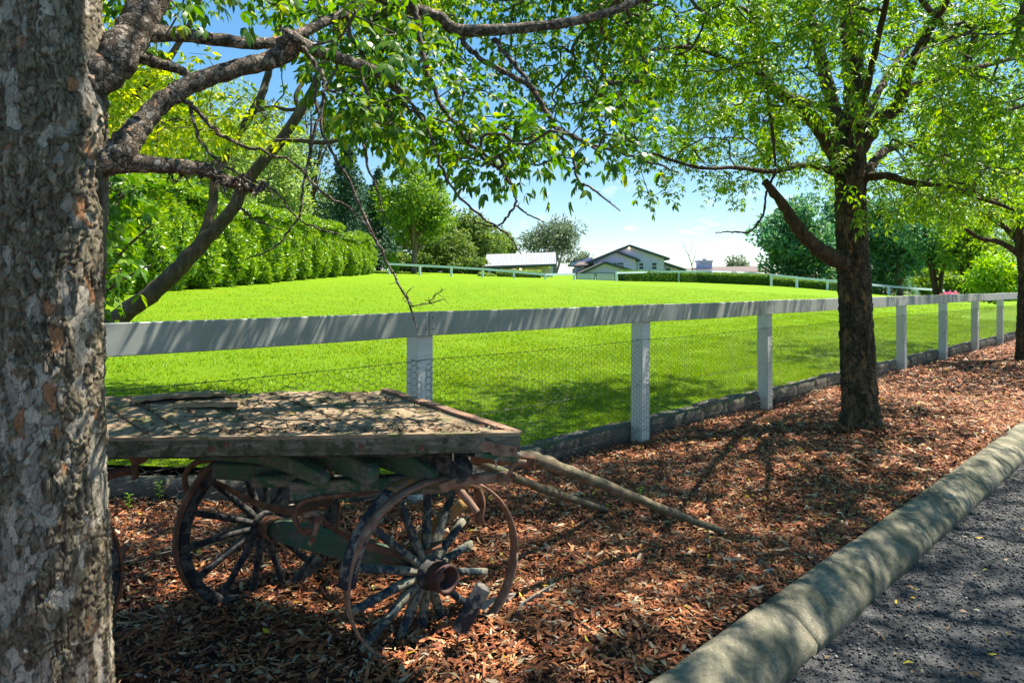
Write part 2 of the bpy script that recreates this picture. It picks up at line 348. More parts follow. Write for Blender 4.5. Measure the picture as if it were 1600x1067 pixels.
# ================================================================== THE SETTING
def tpos(u, p):                                   # arrays in fence frame -> X, Y
    return O.x + FD.x * u + FN.x * p, O.y + FD.y * u + FN.y * p
def bed_z(u, p):
    u = np.asarray(u, float); p = np.maximum(np.asarray(p, float), -2.5)
    z = .018 * np.sin(u * 2.1 + p * 1.3) + .014 * np.sin(p * 4.1 - u * 1.7) + .010 * np.sin(u * 5.3 + 1.2) * np.sin(p * 6.1)
    return z + .015 * np.clip(1 - abs(p - .3) / .3, 0, 1) * (.5 + .5 * np.sin(u * 1.1)) + .03 * np.clip((p - 1.8) / .45, 0, 1)
def sheet(name, us, ps, zf, m, kind='structure'):
    uu, pp = np.meshgrid(us, ps); X, Y = tpos(uu, pp); Z = zf(uu, pp, X, Y)
    V = np.stack([X, Y, Z], -1).reshape(-1, 3); a, b_ = uu.shape
    i = np.arange(a * b_).reshape(a, b_); Fc = np.stack([i[:-1, :-1], i[:-1, 1:], i[1:, 1:], i[1:, :-1]], -1).reshape(-1, 4)
    o = link(name, nmesh(name, V, Fc, m, True)); tag(o, kind=kind); return o
V = np.array([(-1500, -600, -.6), (1500, -600, -.6), (1500, 2500, -.6), (-1500, 2500, -.6)], float)
tag(link('ground', nmesh('ground', V, np.array([[0, 1, 2, 3]]), 'soil')), kind='structure')
tag(sheet('mulch_bed', np.linspace(-9, 40, 400), np.linspace(-2.2, 2.30, 90), lambda u, p, X, Y: np.where(p < -.17 + .969 * np.minimum(u, 0), -.3, bed_z(u, p) - .012), 'mulch_soil'), 'dark soil under the bark mulch', kind='structure')
tag(sheet('road', np.linspace(-30, 60, 10), np.linspace(2.38, 12, 6), lambda u, p, X, Y: u * 0 - .105, 'road'), kind='structure')
us = np.concatenate([np.linspace(-60, -12, 20, False), np.linspace(-12, 40, 130, False), np.linspace(40, 140, 50)])
ps = -np.concatenate([np.linspace(.10, 8, 30, False), np.linspace(8, 70, 60, False), np.linspace(70, 150, 20)])
def lawn_edge(u): return np.maximum(.10, .20 - .969 * np.asarray(u, float))     # behind the cart the edging runs square to the view, not along the fence
def edge_sheet(name, us, ps, m):
    uu, pp = np.meshgrid(us, ps); pp = pp + .10 - lawn_edge(uu); X, Y = tpos(uu, pp); a, b_ = uu.shape
    i = np.arange(a * b_).reshape(a, b_); Fc = np.stack([i[:-1, :-1], i[:-1, 1:], i[1:, 1:], i[1:, :-1]], -1).reshape(-1, 4)
    return tag(link(name, nmesh(name, np.stack([X, Y, lawn_z(X, Y)], -1).reshape(-1, 3), Fc, m, True)), kind='structure')
edge_sheet('lawn', us, ps, 'lawn')
V = np.array([(.03, 4.38, -.05), (-.3, 4.75, -.05), (-7, 4.75, -.05), (-7, -.07, -.05), (-4.57, -.07, -.05)]); tag(link('mulch_bed', nmesh('mulch_bed', V, np.array([[0, 1, 2, 3, 4]]), 'mulch_soil')), kind='structure')

# rolled concrete kerb, cast in lengths
kerb = tag(empty('kerb', fp(0, 2.36)), kind='structure')
prof = [(2.232, -.14), (2.235, .022), (2.241, .036), (2.256, .047), (2.285, .052), (2.33, .044), (2.38, .022), (2.425, -.008), (2.455, -.036), (2.470, -.060), (2.468, -.085), (2.460, -.14)]
u0 = -6.0; lens = [2.02, 2.02, 2.13, 1.62, 2.2, 1.9, 2.1, 2.2, 2.0, 2.2, 2.2, 2.2, 2.2, 2.2, 2.2]
for L_ in lens:
    mb = MB(); n = 44; k = len(prof)
    for i in range(n + 1):
        u = u0 + .003 + (L_ - .006) * i / n; e_ = .0015 if i in (0, n) else 0
        for (p, z) in prof:
            j = .005 * math.sin(u * 7 + p * 40) + .004 * math.sin(u * 17.3 + p * 9) + random.uniform(-.0022, .0022)
            bend = .0016 * max(u - 3, 0) ** 2
            mb.v.append(tuple(fp(u, p + .022 + j * .7 - bend, z + j - (e_ if z > -.1 else 0)) - kerb.location))
    for i in range(n):
        for j in range(k - 1): mb.f.append((i * k + j, i * k + j + 1, (i + 1) * k + j + 1, (i + 1) * k + j))
    mb.f.append(tuple(range(k))); mb.f.append(tuple(n * k + j for j in reversed(range(k))))
    mb.build('kerb_segment', 'kerb', kerb, True); u0 += L_

# ---------------------------------------------------------------- scattered pieces
def frames(n, tilt):
    """random orthonormal frames: a (length), b (width), c (normal, within tilt of up)"""
    th = rng.uniform(0, 2 * np.pi, n); ti = np.abs(rng.normal(0, tilt, n)); ph = rng.uniform(0, 2 * np.pi, n)
    c = np.stack([np.sin(ti) * np.cos(ph), np.sin(ti) * np.sin(ph), np.cos(ti)], -1)
    a = np.stack([np.cos(th), np.sin(th), 0 * th], -1); a = unit(a - c * (a * c).sum(-1, keepdims=True)); return a, np.cross(c, a), c
def chips(P, L, W, tilt, bend=.25, pointed=0.0):
    """bent slivers, six vertices and two quads each"""
    n = len(P); a, b_, c = frames(n, tilt); L = L[:, None]; W = W[:, None]
    k = (rng.uniform(-1, 1, (n, 1)) * bend + .05) * L; tw = rng.uniform(-.35, .35, (n, 1)) * W
    e0 = rng.uniform(.5, 1, (n, 1)) * (1 - pointed) + .08 * pointed; e1 = rng.uniform(.3, 1, (n, 1)) * (1 - pointed) + .05 * pointed
    V = np.stack([P - a * L / 2 - b_ * W / 2 * e0 - c * k, P - a * L / 2 + b_ * W / 2 * e0 - c * k,
                  P - b_ * W / 2 + c * tw, P + b_ * W / 2 - c * tw,
                  P + a * L / 2 - b_ * W / 2 * e1 - c * k * .6, P + a * L / 2 + b_ * W / 2 * e1 - c * k * .6], 1)
    i = np.arange(n)[:, None] * 6
    return V.reshape(-1, 3), np.concatenate([i + np.array([0, 1, 3, 2]), i + np.array([2, 3, 5, 4])], 0)
def scatter_bed(n, u0, u1, p0=-.02, p1=2.26):
    u = rng.uniform(u0, u1, n); p0 = np.where(u < 0, np.maximum(p0 + .969 * np.minimum(u, 0), -2.0), p0); p = p0 + (p1 - p0) * rng.uniform(0, 1, n); X, Y = tpos(u, p)
    return np.stack([X, Y, bed_z(u, p)], -1), u, p
Vs, Fs, k = [], [], 0
for n, ua, ub, ls in ((108000, -3.2, 2.6, 1.04), (46000, 2.6, 8, 1.35), (22000, 8, 22, 2.2), (3000, -7, -3.2, 2)):
    P, u, p = scatter_bed(n, ua, ub); P[:, 2] += rng.uniform(0, .022, n)
    L_ = rng.gamma(2.6, .0105, n).clip(.009, .10) * ls; W_ = (L_ * rng.uniform(.10, .34, n)).clip(.003, .016 * ls)
    v, f_ = chips(P, L_, W_, .30); Vs.append(v); Fs.append(f_ + k); k += len(v)
tag(link('bark_mulch', nmesh('bark_mulch', np.concatenate(Vs), np.concatenate(Fs), 'chip')), 'reddish brown bark chips spread between the fence and the kerb', 'mulch', kind='stuff')
Vs, Fs, k = [], [], 0
for n, ua, ub, ls in ((2600, -3.2, 2.6, 1), (1300, 2.6, 8, 1.2), (500, 8, 20, 1.6)):
    P, u, p = scatter_bed(n, ua, ub); P[:, 2] += rng.uniform(.014, .034, n)
    L_ = rng.uniform(.02, .055, n) * ls; v, f_ = chips(P, L_, L_ * rng.uniform(.22, .4, n), .35, .3, .85); Vs.append(v); Fs.append(f_ + k); k += len(v)
n = 420                                            # a few blown on to the road
u = rng.uniform(-4, 8, n); p = 2.52 + rng.gamma(1.3, .35, n); X, Y = tpos(u, p)
v, f_ = chips(np.stack([X, Y, 0 * X - .092], -1), rng.uniform(.015, .05, n), rng.uniform(.006, .016, n), .3, .3, .8); Vs.append(v); Fs.append(f_ + k)
tag(link('fallen_leaves', nmesh('fallen_leaves', np.concatenate(Vs), np.concatenate(Fs), 'dryleaf')), 'dry tan and yellow leaves lying on the bark mulch', 'leaves', kind='stuff')
# loose stone chips on the road
n = 27000; u = rng.uniform(-3.2, 4.6, n); p = 2.46 + np.abs(rng.gamma(1.3, .55, n)); X, Y = tpos(u, p); r = rng.gamma(5, .0011, n).clip(.0025, .011)
oc = np.array([(1, 0, 0), (0, 1, 0), (-1, 0, 0), (0, -1, 0), (0, 0, .8), (0, 0, -.8)], float)
a, b_, c = frames(n, .5); P = np.stack([X, Y, -.105 + r * .4], -1)
sc = rng.uniform(.6, 1.3, (n, 6, 1)) * r[:, None, None]
V = P[:, None] + sc * (oc[None, :, :1] * a[:, None] + oc[None, :, 1:2] * b_[:, None] + oc[None, :, 2:] * c[:, None])
q = np.array([(0, 1, 4), (1, 2, 4), (2, 3, 4), (3, 0, 4), (1, 0, 5), (2, 1, 5), (3, 2, 5), (0, 3, 5)])
Fc = (np.arange(n)[:, None, None] * 6 + q[None]).reshape(-1, 3)
tag(link('gravel', nmesh('gravel', V.reshape(-1, 3), Fc, 'gravel')), 'fine dark stone chips loose on the road', 'gravel', kind='stuff')
# grass blades
Vs, Fs, k = [], [], 0
def blades(n, u0, u1, w0, w1, hgt, wid, keep=None, fade=False):
    global k
    u = rng.uniform(u0, u1, n); ww = w0 + (w1 - w0) * (rng.uniform(0, 1, n) if not fade else 1 - np.sqrt(rng.uniform(0, 1, n))); X, Y = tpos(u, -ww)
    if keep is not None:
        s_ = keep(X, Y) & ~((X < -.35) & (Y < 4.6)); X = X[s_]; Y = Y[s_]; n = len(X)
    patch = .75 + .35 * np.sin(X * 3.1 + np.sin(Y * 2.3)) * np.sin(Y * 2.7 + 1) + .15 * np.sin(X * 9) * np.sin(Y * 8)
    B = np.stack([X, Y, lawn_z(X, Y) - .004], -1); h = hgt * patch * rng.uniform(.5, 1.35, n); th = rng.uniform(0, 2 * np.pi, n)
    d = np.stack([np.cos(th), np.sin(th), 0 * th], -1) * (wid * rng.uniform(.6, 1.3, n))[:, None] / 2
    ln = rng.normal(0, .45, (n, 2)) * h[:, None]; T = B + np.stack([ln[:, 0], ln[:, 1], h], -1)
    v = np.stack([B - d, B + d, T], 1).reshape(-1, 3); Vs.append(v); Fs.append(np.arange(len(v)).reshape(-1, 3) + k); k += len(v)
vis = lambda X, Y: (Y > 1) & (X / np.maximum(Y, .1) > -.8) & (X / np.maximum(Y, .1) < .85)
blades(165000, -5, 9, .06, 4.5, .045, .0055, vis, True)
blades(110000, 2, 26, .06, 7, .05, .009, vis, True)
blades(140000, -8, 22, 1.0, 14, .045, .012, vis, True)
blades(120000, -12, 40, 3, 34, .045, .022, vis, True)
tag(link('grass', nmesh('grass', np.concatenate(Vs), np.concatenate(Fs), 'grass')), 'bright mown grass blades covering the sloping lawn', 'grass', kind='stuff')

# ================================================================== NEAR FENCE
fence = tag(empty('paddock_fence', O), 'white post and rail fence with wire netting along the mulch bed', 'fence')
def fl(u, p, z): return fp(u, p, z) - O
frot = Matrix.Rotation(FANG, 3, 'Z')
postm = MB(); postm.box((0, 0, .53), (.0625, .0625, .64)); postm = postm.mesh('post', 'white_paint', bevel=.006)
PI0, PI1 = -1, 11
for i in range(PI0, PI1 + 1):
    o = link('post', postm, fence, fl(i * SP, 0, 0)); o.rotation_euler = (R(random.uniform(-.4, .4)), R(random.uniform(-.5, .5)), FANG)
# top rail: boards 150 x 45 on the road face, one length per two bays
RT = 1.238
for i in range(PI0 - 1, PI1, 2):
    a_, b_ = i * SP, (i + 2) * SP
    if i < PI0: a_ = PI0 * SP - .9
    mb = MB(); L_ = b_ - a_ - .004; n = 10; dz = random.uniform(-.004, .004)
    for j in range(n + 1):
        u = a_ + .002 + L_ * j / n; sag = -.006 * math.sin(math.pi * (u % SP) / SP)
        for (p, z) in ((.0635, -.155), (.0635, 0), (.1085, 0), (.1085, -.155)): mb.v.append(tuple(fl(u, p, RT + z + sag + dz)))
    for j in range(n):
        for q in range(4): mb.f.append((j * 4 + q, j * 4 + (q + 1) % 4, j * 4 + 4 + (q + 1) % 4, j * 4 + 4 + q))
    mb.f.append((3, 2, 1, 0)); mb.f.append((n * 4, n * 4 + 1, n * 4 + 2, n * 4 + 3))
    mb.build('rail', 'shaded_rail_white', fence, bevel=.004)
# hexagonal netting, twists horizontal, one bay of mesh shared by all bays
def netting(L_, Ht, cw=.052, ch=.042, r=.0014):
    V, E = {}, set()
    def vid(x, z):
        key = (round(x * 2e3), round(z * 2e3))
        if key not in V: V[key] = (len(V), x, z)
        return V[key][0]
    cols = int(L_ / (cw * .75)); rows = int(Ht / ch)
    for c_ in range(cols):
        x = c_ * cw * .75
        for r_ in range(rows):
            z = r_ * ch + (ch / 2 if c_ % 2 else 0)
            q = [vid(x + cw / 2 + cw / 2 * a, z + ch / 2 + ch / 2 * b) for a, b in ((-1, 0), (-.5, 1), (.5, 1), (1, 0), (.5, -1), (-.5, -1))]
            for a in range(6): E.add(tuple(sorted((q[a], q[(a + 1) % 6]))))
    P = np.zeros((len(V), 3))
    for (i, x, z) in V.values(): P[i] = (x, 0, z)
    P[:, 1] = .004 * np.sin(P[:, 0] * 4.1) * np.sin(P[:, 2] * 5) + rng.normal(0, .0012, len(P))
    P[:, 0] += rng.normal(0, .0016, len(P)); P[:, 2] += rng.normal(0, .0016, len(P))
    E = np.array(list(E)); a = P[E[:, 0]]; b = P[E[:, 1]]; d = unit(b - a)
    hz = (np.abs(d[:, 2]) < .35)[:, None]
    s1 = np.array([[0., 1, 0]]) - d * d[:, 1:2]; s1 = unit(s1); s2 = np.cross(d, s1); rr = np.where(hz, r * 1.35, r)
    o1 = s1 * rr; o2 = (-.5 * s1 + .866 * s2) * rr; o3 = (-.5 * s1 - .866 * s2) * rr
    Vv = np.stack([a + o1, a + o2, a + o3, b + o1, b + o2, b + o3], 1).reshape(-1, 3); i = np.arange(len(E))[:, None] * 6
    return Vv, np.concatenate([i + np.array(q) for q in ((0, 1, 4, 3), (1, 2, 5, 4), (2, 0, 3, 5))], 0)
Vn, Fn_ = netting(SP - .01, .93); netm = nmesh('netting', Vn, Fn_, 'wire')
for i in range(PI0, PI1):
    o = link('netting', netm, fence, fl(i * SP, .0665, -.03)); o.rotation_euler = (0, 0, FANG); tag(o, kind='stuff')
for i in range(PI0, PI1):                      # straining wires with barbed ties
    for z in (.925, .52, .12):
        mb = MB(); pts = []
        for j in range(9):
            u = SP * (i + j / 8); pts.append(fl(u, .069, z - .012 * math.sin(math.pi * j / 8) + random.uniform(-.002, .002)))
        mb.tube(pts, .0019, 5)
        for j in range(8):
            u = SP * (i + (j + .5) / 8); mb.tube([fl(u - .006, .069, z - .016), fl(u + .004, .072, z + .002)], .0016, 4)
        mb.build('strand_wire', 'wire', fence)
nlm = MB(); nlm.lathe([(0, .0025), (.0045, .0018), (.006, 0)], 8); nlm = nlm.mesh('nail', 'wire', True)
for i in range(0, 10):
    for du, dz in ((-.028, .035), (.03, .112), (-.025, .115), (.026, .04)):
        o = link('nail', nlm, fence, fl(i * SP + du, .1088, RT - dz)); o.rotation_euler = (R(90), 0, FANG)
stm = MB(); stm.tube([(-.012, 0, 0), (-.010, .006, 0), (.010, .006, 0), (.012, 0, 0)], .0028, 5); stm = stm.mesh('staple', 'wire')
for i in range(0, 9):
    for z in (.925, .52, .12):
        o = link('staple', stm, fence, fl(i * SP - .066, .02, z)); o.rotation_euler = (0, 0, FANG + R(90))

# ---------------------------------------------------------------- edging under the fence
edg = tag(empty('garden_edging', fp(0, -.1)), 'low row of weathered stone blocks and timber holding back the lawn', 'edging')
u = -4.3
while u < 22:
    timber = u < 2.4
    L_ = random.uniform(1.1, 1.5) if timber else random.uniform(.36, .62)
    hh = .085 if timber else random.uniform(.085, .105)
    mb = MB(); nx, ny, nz_ = (14, 3, 3) if timber else (6, 3, 3)
    idx = {}
    for a_ in range(nx + 1):
        for b_ in range(ny + 1):
            for c_ in range(nz_ + 1):
                if a_ in (0, nx) or b_ in (0, ny) or c_ in (0, nz_):
                    x = L_ * (a_ / nx - .5); y = .085 * (b_ / ny * 2 - 1); z = hh * (c_ / nz_ * 2 - 1)
                    edge = (a_ in (0, nx)) + (b_ in (0, ny)) + (c_ in (0, nz_)); sh = 1 - .05 * (edge - 1) * (1.0 if timber else 2.0)
                    jx = .008 if timber else .014
                    p3 = Vector((x * (1 - (edge > 1) * .012), y * sh, z * sh)) + Vector([random.uniform(-jx, jx) for _ in range(3)])
                    idx[a_, b_, c_] = len(mb.v); mb.v.append(tuple(p3))
    for a_ in range(nx):
        for b_ in range(ny):
            for c_ in (0, nz_): mb.f.append((idx[a_, b_, c_], idx[a_ + 1, b_, c_], idx[a_ + 1, b_ + 1, c_], idx[a_, b_ + 1, c_]))
        for c_ in range(nz_):
            for b_ in (0, ny): mb.f.append((idx[a_, b_, c_], idx[a_ + 1, b_, c_], idx[a_ + 1, b_, c_ + 1], idx[a_, b_, c_ + 1]))
    for b_ in range(ny):
        for c_ in range(nz_):
            for a_ in (0, nx): mb.f.append((idx[a_, b_, c_], idx[a_, b_ + 1, c_], idx[a_, b_ + 1, c_ + 1], idx[a_, b_, c_ + 1]))
    o = mb.build('timber_sleeper' if timber else 'stone_block', 'sleeper' if timber else 'edge_stone', edg, True)
    if u < -.3:                                    # the square run behind the cart
        if u + L_ > -.2: L_ = -.2 - u
        o.location = Vector((-.62 + u + L_ / 2, 4.53, .05)) - edg.location; o.rotation_euler = (R(random.uniform(-2, 2)), 0, R(random.uniform(-1, 1))); u += L_ + .012; continue
    o.location = fp(u + L_ / 2, -.135 + random.uniform(-.012, .012), .065 if timber else .075) - edg.location
    o.rotation_euler = (R(random.uniform(-2, 2)), R(random.uniform(-1, 1)), FANG + R(random.uniform(-2, 2))); u += L_ + .012

# ================================================================== CART
cart = tag(empty('flatbed_cart', (-.8, 2.8, 0)), 'derelict flat timber cart with spoked wheels and broken shafts beside the tree trunk', 'cart')
CL = cart.location.copy()
def C(x, y, Z): return U(x, y, Z) - CL
def pyn(x): return 688 - .0128 * (x - 160)
def pyf(x): return 619.8 - .0244 * (x - 160)
def zf_(x): return 3.02 + (x - 160) / 431 * .23
def farx(x): return 196 + (x - 303) * .795
seams = [809, 754, 700, 642, 586, 536, 488, 434, 367, 303, 240, 180, 120]
for i in range(len(seams) - 1):
    xr, xl = seams[i], seams[i + 1]; g = 1.9
    near = [C(xr - g, pyn(xr) - 3, 2.575), C(xl + g, pyn(xl) - 3, 2.575)]
    far = [C(farx(xr) - g * .8, pyf(farx(xr)), zf_(farx(xr))), C(farx(xl) + g * .8, pyf(farx(xl)), zf_(farx(xl)))]
    mb = MB(); n = 7; lift = random.uniform(-.004, .004); cup = random.uniform(-.004, .003)
    for k in range(n + 1):
        t_ = k / n; e_ = random.uniform(-.0025, .0025)
        a_ = near[0].lerp(far[0], t_); b_ = near[1].lerp(far[1], t_); m_ = (a_ + b_) / 2
        for q, dz in ((a_, lift), (m_, lift + cup + e_), (b_, lift)): mb.v.append((q.x + e_ * .6, q.y, q.z + dz))
        for q in (b_, m_, a_): mb.v.append((q.x, q.y, q.z - .024))
    for k in range(n):
        for j in range(6): mb.f.append((k * 6 + j, k * 6 + (j + 1) % 6, k * 6 + 6 + (j + 1) % 6, k * 6 + 6 + j))
    mb.f.append((0, 1, 2, 3, 4, 5)); mb.f.append(tuple(n * 6 + j for j in range(6)))
    mb.build('deck_plank', 'deck', cart)
# side board, its iron edging and the front strap
mb = MB()
for k in range(15):
    x = 100 + (813 - 100) * k / 14; yt = pyn(x) + 1; th = 26 if k < 14 else 25; jt = random.uniform(-.5, .5)
    for (yy, Z) in ((yt + jt, 2.545), (yt, 2.575), (yt + th + jt, 2.575), (yt + th + jt, 2.545)): mb.v.append(tuple(C(x, yy, Z)))
for k in range(14):
    for j in range(4): mb.f.append((k * 4 + j, k * 4 + (j + 1) % 4, k * 4 + 4 + (j + 1) % 4, k * 4 + 4 + j))
mb.f.append((0, 1, 2, 3)); mb.f.append((56, 57, 58, 59)); mb.build('side_board', 'side_board', cart)
mb = MB(); mb.strap([C(x, pyn(x) - 3.5 + random.uniform(-.5, .5), 2.57) for x in np.linspace(100, 812, 14)], .05, .012, (0, 1, 0)); mb.build('edge_strip', 'deck', cart)
a_, b_ = C(811, pyn(811) - 4, 2.57), C(farx(811), pyf(591) - 1, 3.25)
mb = MB(); mb.strap([a_.lerp(b_, k / 10) + Vector((0, 0, random.uniform(-.003, .003))) for k in range(11)], .035, .010, (1, 0, 0)); mb.build('front_strap', 'pale_rust', cart)
mb = MB(); mb.strap([a_.lerp(b_, k / 6) + Vector((-.02, 0, -.055)) for k in range(7)], .03, .09, (1, 0, 0)); mb.build('front_board', 'dull_green', cart)
# rusted corner plate with pointed end
mb = MB(); mb.prism([C(x, y, 2.540) for x, y in ((746, 699), (756, 688.5), (770, 690), (772, 693), (808, 697), (809, 714), (770, 711), (766, 706), (757, 707))], (0, .004, 0)); mb.build('corner_plate', 'pale_rust', cart)
mb = MB(); mb.prism([C(x, y, 2.55) for x, y in ((742, 706), (809, 714), (810, 722), (742, 713))], (0, .03, 0)); mb.build('corner_block', 'green', cart)
bm_ = MB(); bm_.lathe([(0, .006), (.006, .006), (.0095, .003), (.010, 0), (.004, -.001), (.004, -.03)], 12); boltm = bm_.mesh('bolt', 'bolt', True)
for x, y, Z in ((708, 707, 2.6), (775, 719, 2.56), (812, 711, 2.6)): link('bolt', boltm, cart, C(x, y, Z))
rb = MB(); rb.lathe([(0, .006), (.008, .005), (.0115, 0)], 12); rbm = rb.mesh('bolt_head', 'rust', True)
for x, y in ((329.5, 701), (353, 694.5), (565, 697), (660, 699), (776, 697), (800, 703)):
    o = link('bolt_head', rbm, cart, C(x, y, 2.543)); o.rotation_euler = (R(90), 0, 0); o.scale = (1, 1, .6) if x != 329.5 else (1.25, 1.25, .7)
# curved cross bearers reaching out towards the road
def bearer(px, r0, m, ell=.8):
    P = spline([(*C(x, y, Z), s_) for x, y, Z, s_ in px], 5); mb = MB(); mb.tube([Vector(q[:3]) for q in P], [q[3] for q in P], 4, True, (r0 * 1.7, r0 * 2.1), (.8, .6, 0))
    # round the nose
    d = Vector(P[-1][:3]) - Vector(P[-2][:3]); d.normalize(); e_ = Vector(P[-1][:3])
    mb.tube([e_ + d * .001, e_ + d * r0 * .5, e_ + d * r0 * .8], [P[-1][3], P[-1][3] * .8, P[-1][3] * .4], 4, True, (r0 * 1.7, r0 * 2.1), (.8, .6, 0))
    return mb.build('cross_bearer', m, cart, False, .007)
bearer([(300, 706, 3.05, .8), (390, 709, 2.9, .85), (440, 718, 2.8, .9), (480, 735, 2.72, .85), (505, 748, 2.67, .7)], .036, 'dull_green')
bearer([(420, 704, 3.0, .9), (490, 709, 2.88, 1), (545, 722, 2.78, 1), (580, 741, 2.68, .9)], .042, 'dull_green')
bearer([(520, 700, 3.0, 1), (590, 706, 2.88, 1.1), (640, 722, 2.8, 1.05), (672, 742, 2.72, .9)], .044, 'dull_green')
bearer([(600, 698, 2.95, 1), (660, 704, 2.8, 1.1), (700, 718, 2.7, 1.05), (724, 738, 2.62, .95)], .042, 'dark_spoke')
# long sills under the deck
def beam(p, q, h_, w_, m, name, side=(0, 1, 0)):
    mb = MB(); p, q = Vector(p), Vector(q); mb.strap([p.lerp(q, k / 6) for k in range(7)], w_, h_, side); return mb.build(name, m, cart, bevel=.006)
beam(C(455, 766, 2.76), C(700, 752, 2.80), .075, .07, 'green', 'bolster')
beam(C(336, 733, 3.02), C(470, 741, 2.98), .07, .07, 'dull_green', 'sill')
beam(C(398, 751, 2.9), C(480, 747, 2.86), .05, .06, 'green', 'sill')
beam(C(130, 706, 3.0), C(700, 700, 3.05), .055, .06, 'dark_spoke', 'sill')
beam(C(285, 707, 2.63), C(760, 705, 2.66), .03, .05, 'dark_spoke', 'sill')
beam(C(640, 708, 2.9), C(735, 720, 2.85), .09, .05, 'green', 'bolster')
# wheels
WN = Vector((.73, -.68, .04)).normalized()
def wheel_frame(c, n, spin=0.0):
    n = n.normalized(); x = Vector((0, 0, 1)).cross(n).normalized(); y = n.cross(x)
    m_ = Matrix((x, y, n)).transposed().to_4x4() @ Matrix.Rotation(spin, 4, 'Z'); m_.translation = c - CL; return m_
sp_ = MB(); nn_ = 7
for k in range(nn_):
    t_ = k / (nn_ - 1); wd = .0175 - .005 * math.sin(t_ * 2.6); sp_.v += [(.05 + .30 * t_, wd * cy, (.024 - .013 * t_) * cz) for cy, cz in ((-1, -.6), (-.6, -1), (.6, -1), (1, -.6), (1, .6), (.6, 1), (-.6, 1), (-1, .6))]
for k in range(nn_ - 1):
    for j in range(8): sp_.f.append((k * 8 + j, k * 8 + (j + 1) % 8, k * 8 + 8 + (j + 1) % 8, k * 8 + 8 + j))
sp_.f.append(tuple(range(8))); sp_.f.append(tuple((nn_ - 1) * 8 + j for j in range(8)))
spoke_pale = sp_.mesh('spoke', 'spoke_paint', True); spoke_dark = sp_.mesh('spoke', 'dark_spoke', True)
hubp = [(.0, -.10), (.045, -.10), (.052, -.07), (.062, -.05), (.066, 0), (.062, .035), (.055, .045), (.052, .06), (.051, .062)]
capp = [(.050, .06), (.054, .062), (.055, .125), (.054, .128), (.044, .129), (.042, .126), (.040, .068), (0, .066)]
def wheel(c, n, spin, dark, felloes, n_sp=14, drop=(), short=(), scale=1.0):
    wh = empty('wheel', (0, 0, 0), cart); wh.matrix_local = wheel_frame(c, n, spin) @ Matrix.Scale(scale, 4)
    mb = MB(); mb.lathe(hubp, 24); mb.build('hub', 'dark_spoke', wh, True)
    mb = MB(); mb.lathe(capp, 24); mb.build('hub_cap', 'red_hub' if not dark else 'rust', wh, True)
    mb = MB(); mb.lathe([(.066, -.012), (.071, -.012), (.071, .012), (.066, .012)], 24, closed=True); mb.build('hub_band', 'rust', wh, True)
    mb = MB(); mb.lathe([(0, .09), (.018, .09), (.02, .07)], 6); mb.build('axle_nut', 'rust', wh)
    for k in range(n_sp):
        if k in drop: continue
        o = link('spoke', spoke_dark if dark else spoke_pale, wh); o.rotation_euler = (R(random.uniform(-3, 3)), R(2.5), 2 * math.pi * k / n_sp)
        if k in short: o.scale = (.72, 1, 1)
    for a0, a1, m_ in felloes:
        mb = MB(); mb.arc([(.335, -.021), (.335, .021), (.345, .025), (.378, .025), (.380, 0.02), (.380, -.02), (.378, -.025), (.345, -.025)], a0, a1, 10); mb.build('felloe', m_, wh, True)
    return wh
def tyre(wh, r=.383, w_=.046, t_=.011, m='rust', a0=0, a1=2 * math.pi - 1e-3):
    mb = MB(); mb.arc([(r, -w_ / 2), (r, w_ / 2), (r + t_, w_ / 2), (r + t_, -w_ / 2)], a0, a1, 64); return mb.build('tyre', m, wh, True)
cA = U(666, 892, 2.80)
# image angles: local x is horizontal in the wheel plane (pointing left-forward from its face), y is up
wA = wheel(cA, WN, R(8), False, [(R(76), R(107), 'yellow_felloe'), (R(107.5), R(164), 'black_felloe'), (R(44), R(66), 'yellow_felloe')], drop=(), short=(0, 1), scale=1.07)
tyA = empty('loose_tyre', (0, 0, 0), cart); tyA.matrix_local = wheel_frame(U(682, 889, 2.715), Vector((.53, -.85, -.06)))
tyre(tyA, .360, .05, .010, 'pale_rust')
# stray felloe stump wedged by the spokes
mb = MB(); mb.strap([C(716 + 2, 985, 2.62), C(736, 950, 2.61), (C(757, 914, 2.62))], .055, .045, (1, .3, 0)); mb.build('felloe', 'black_felloe', cart, bevel=.008)
cB = U(411, 817, 3.2)
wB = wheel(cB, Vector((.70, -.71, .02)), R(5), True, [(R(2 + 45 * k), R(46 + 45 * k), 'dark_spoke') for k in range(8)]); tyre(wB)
cC = Vector((-1.775, 2.31, .335))
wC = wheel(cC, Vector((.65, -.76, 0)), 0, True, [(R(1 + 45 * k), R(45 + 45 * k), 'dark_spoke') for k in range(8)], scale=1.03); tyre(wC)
cD = Vector((-2.25, 2.72, .33))
# axle beam, springs, irons
beam(C(418, 822, 3.16), C(652, 884, 2.84), .095, .06, 'dull_green', 'axle_beam', (.5, .8, 0))
mb = MB(); mb.tube([C(411, 818, 3.19), C(666, 892, 2.8)], .02, 8); mb.build('axle', 'rust', cart)
beam(cC - CL + Vector((.03, .02, 0)), cC - CL + Vector((-.35, .42, .0)), .08, .06, 'dull_green', 'axle_beam', (.7, .7, 0))
def leafspring(pts, n, name='leaf_spring', m='rust'):
    for k in range(n):
        P = spline(pts, 6); c_ = len(P); s_ = int(c_ * .11 * k); P = P[s_:c_ - s_]
        mb = MB(); mb.strap([Vector(q) + Vector((0, 0, -.009 * k)) for q in P], .045, .008, (.72, -.69, 0)); mb.build(name, m, cart)
leafspring([C(316, 741, 3.08), C(350, 757, 3.05), (C(400, 782, 3.02)), C(440, 792, 3.0), C(475, 792, 2.98), C(520, 782, 2.95)], 3)
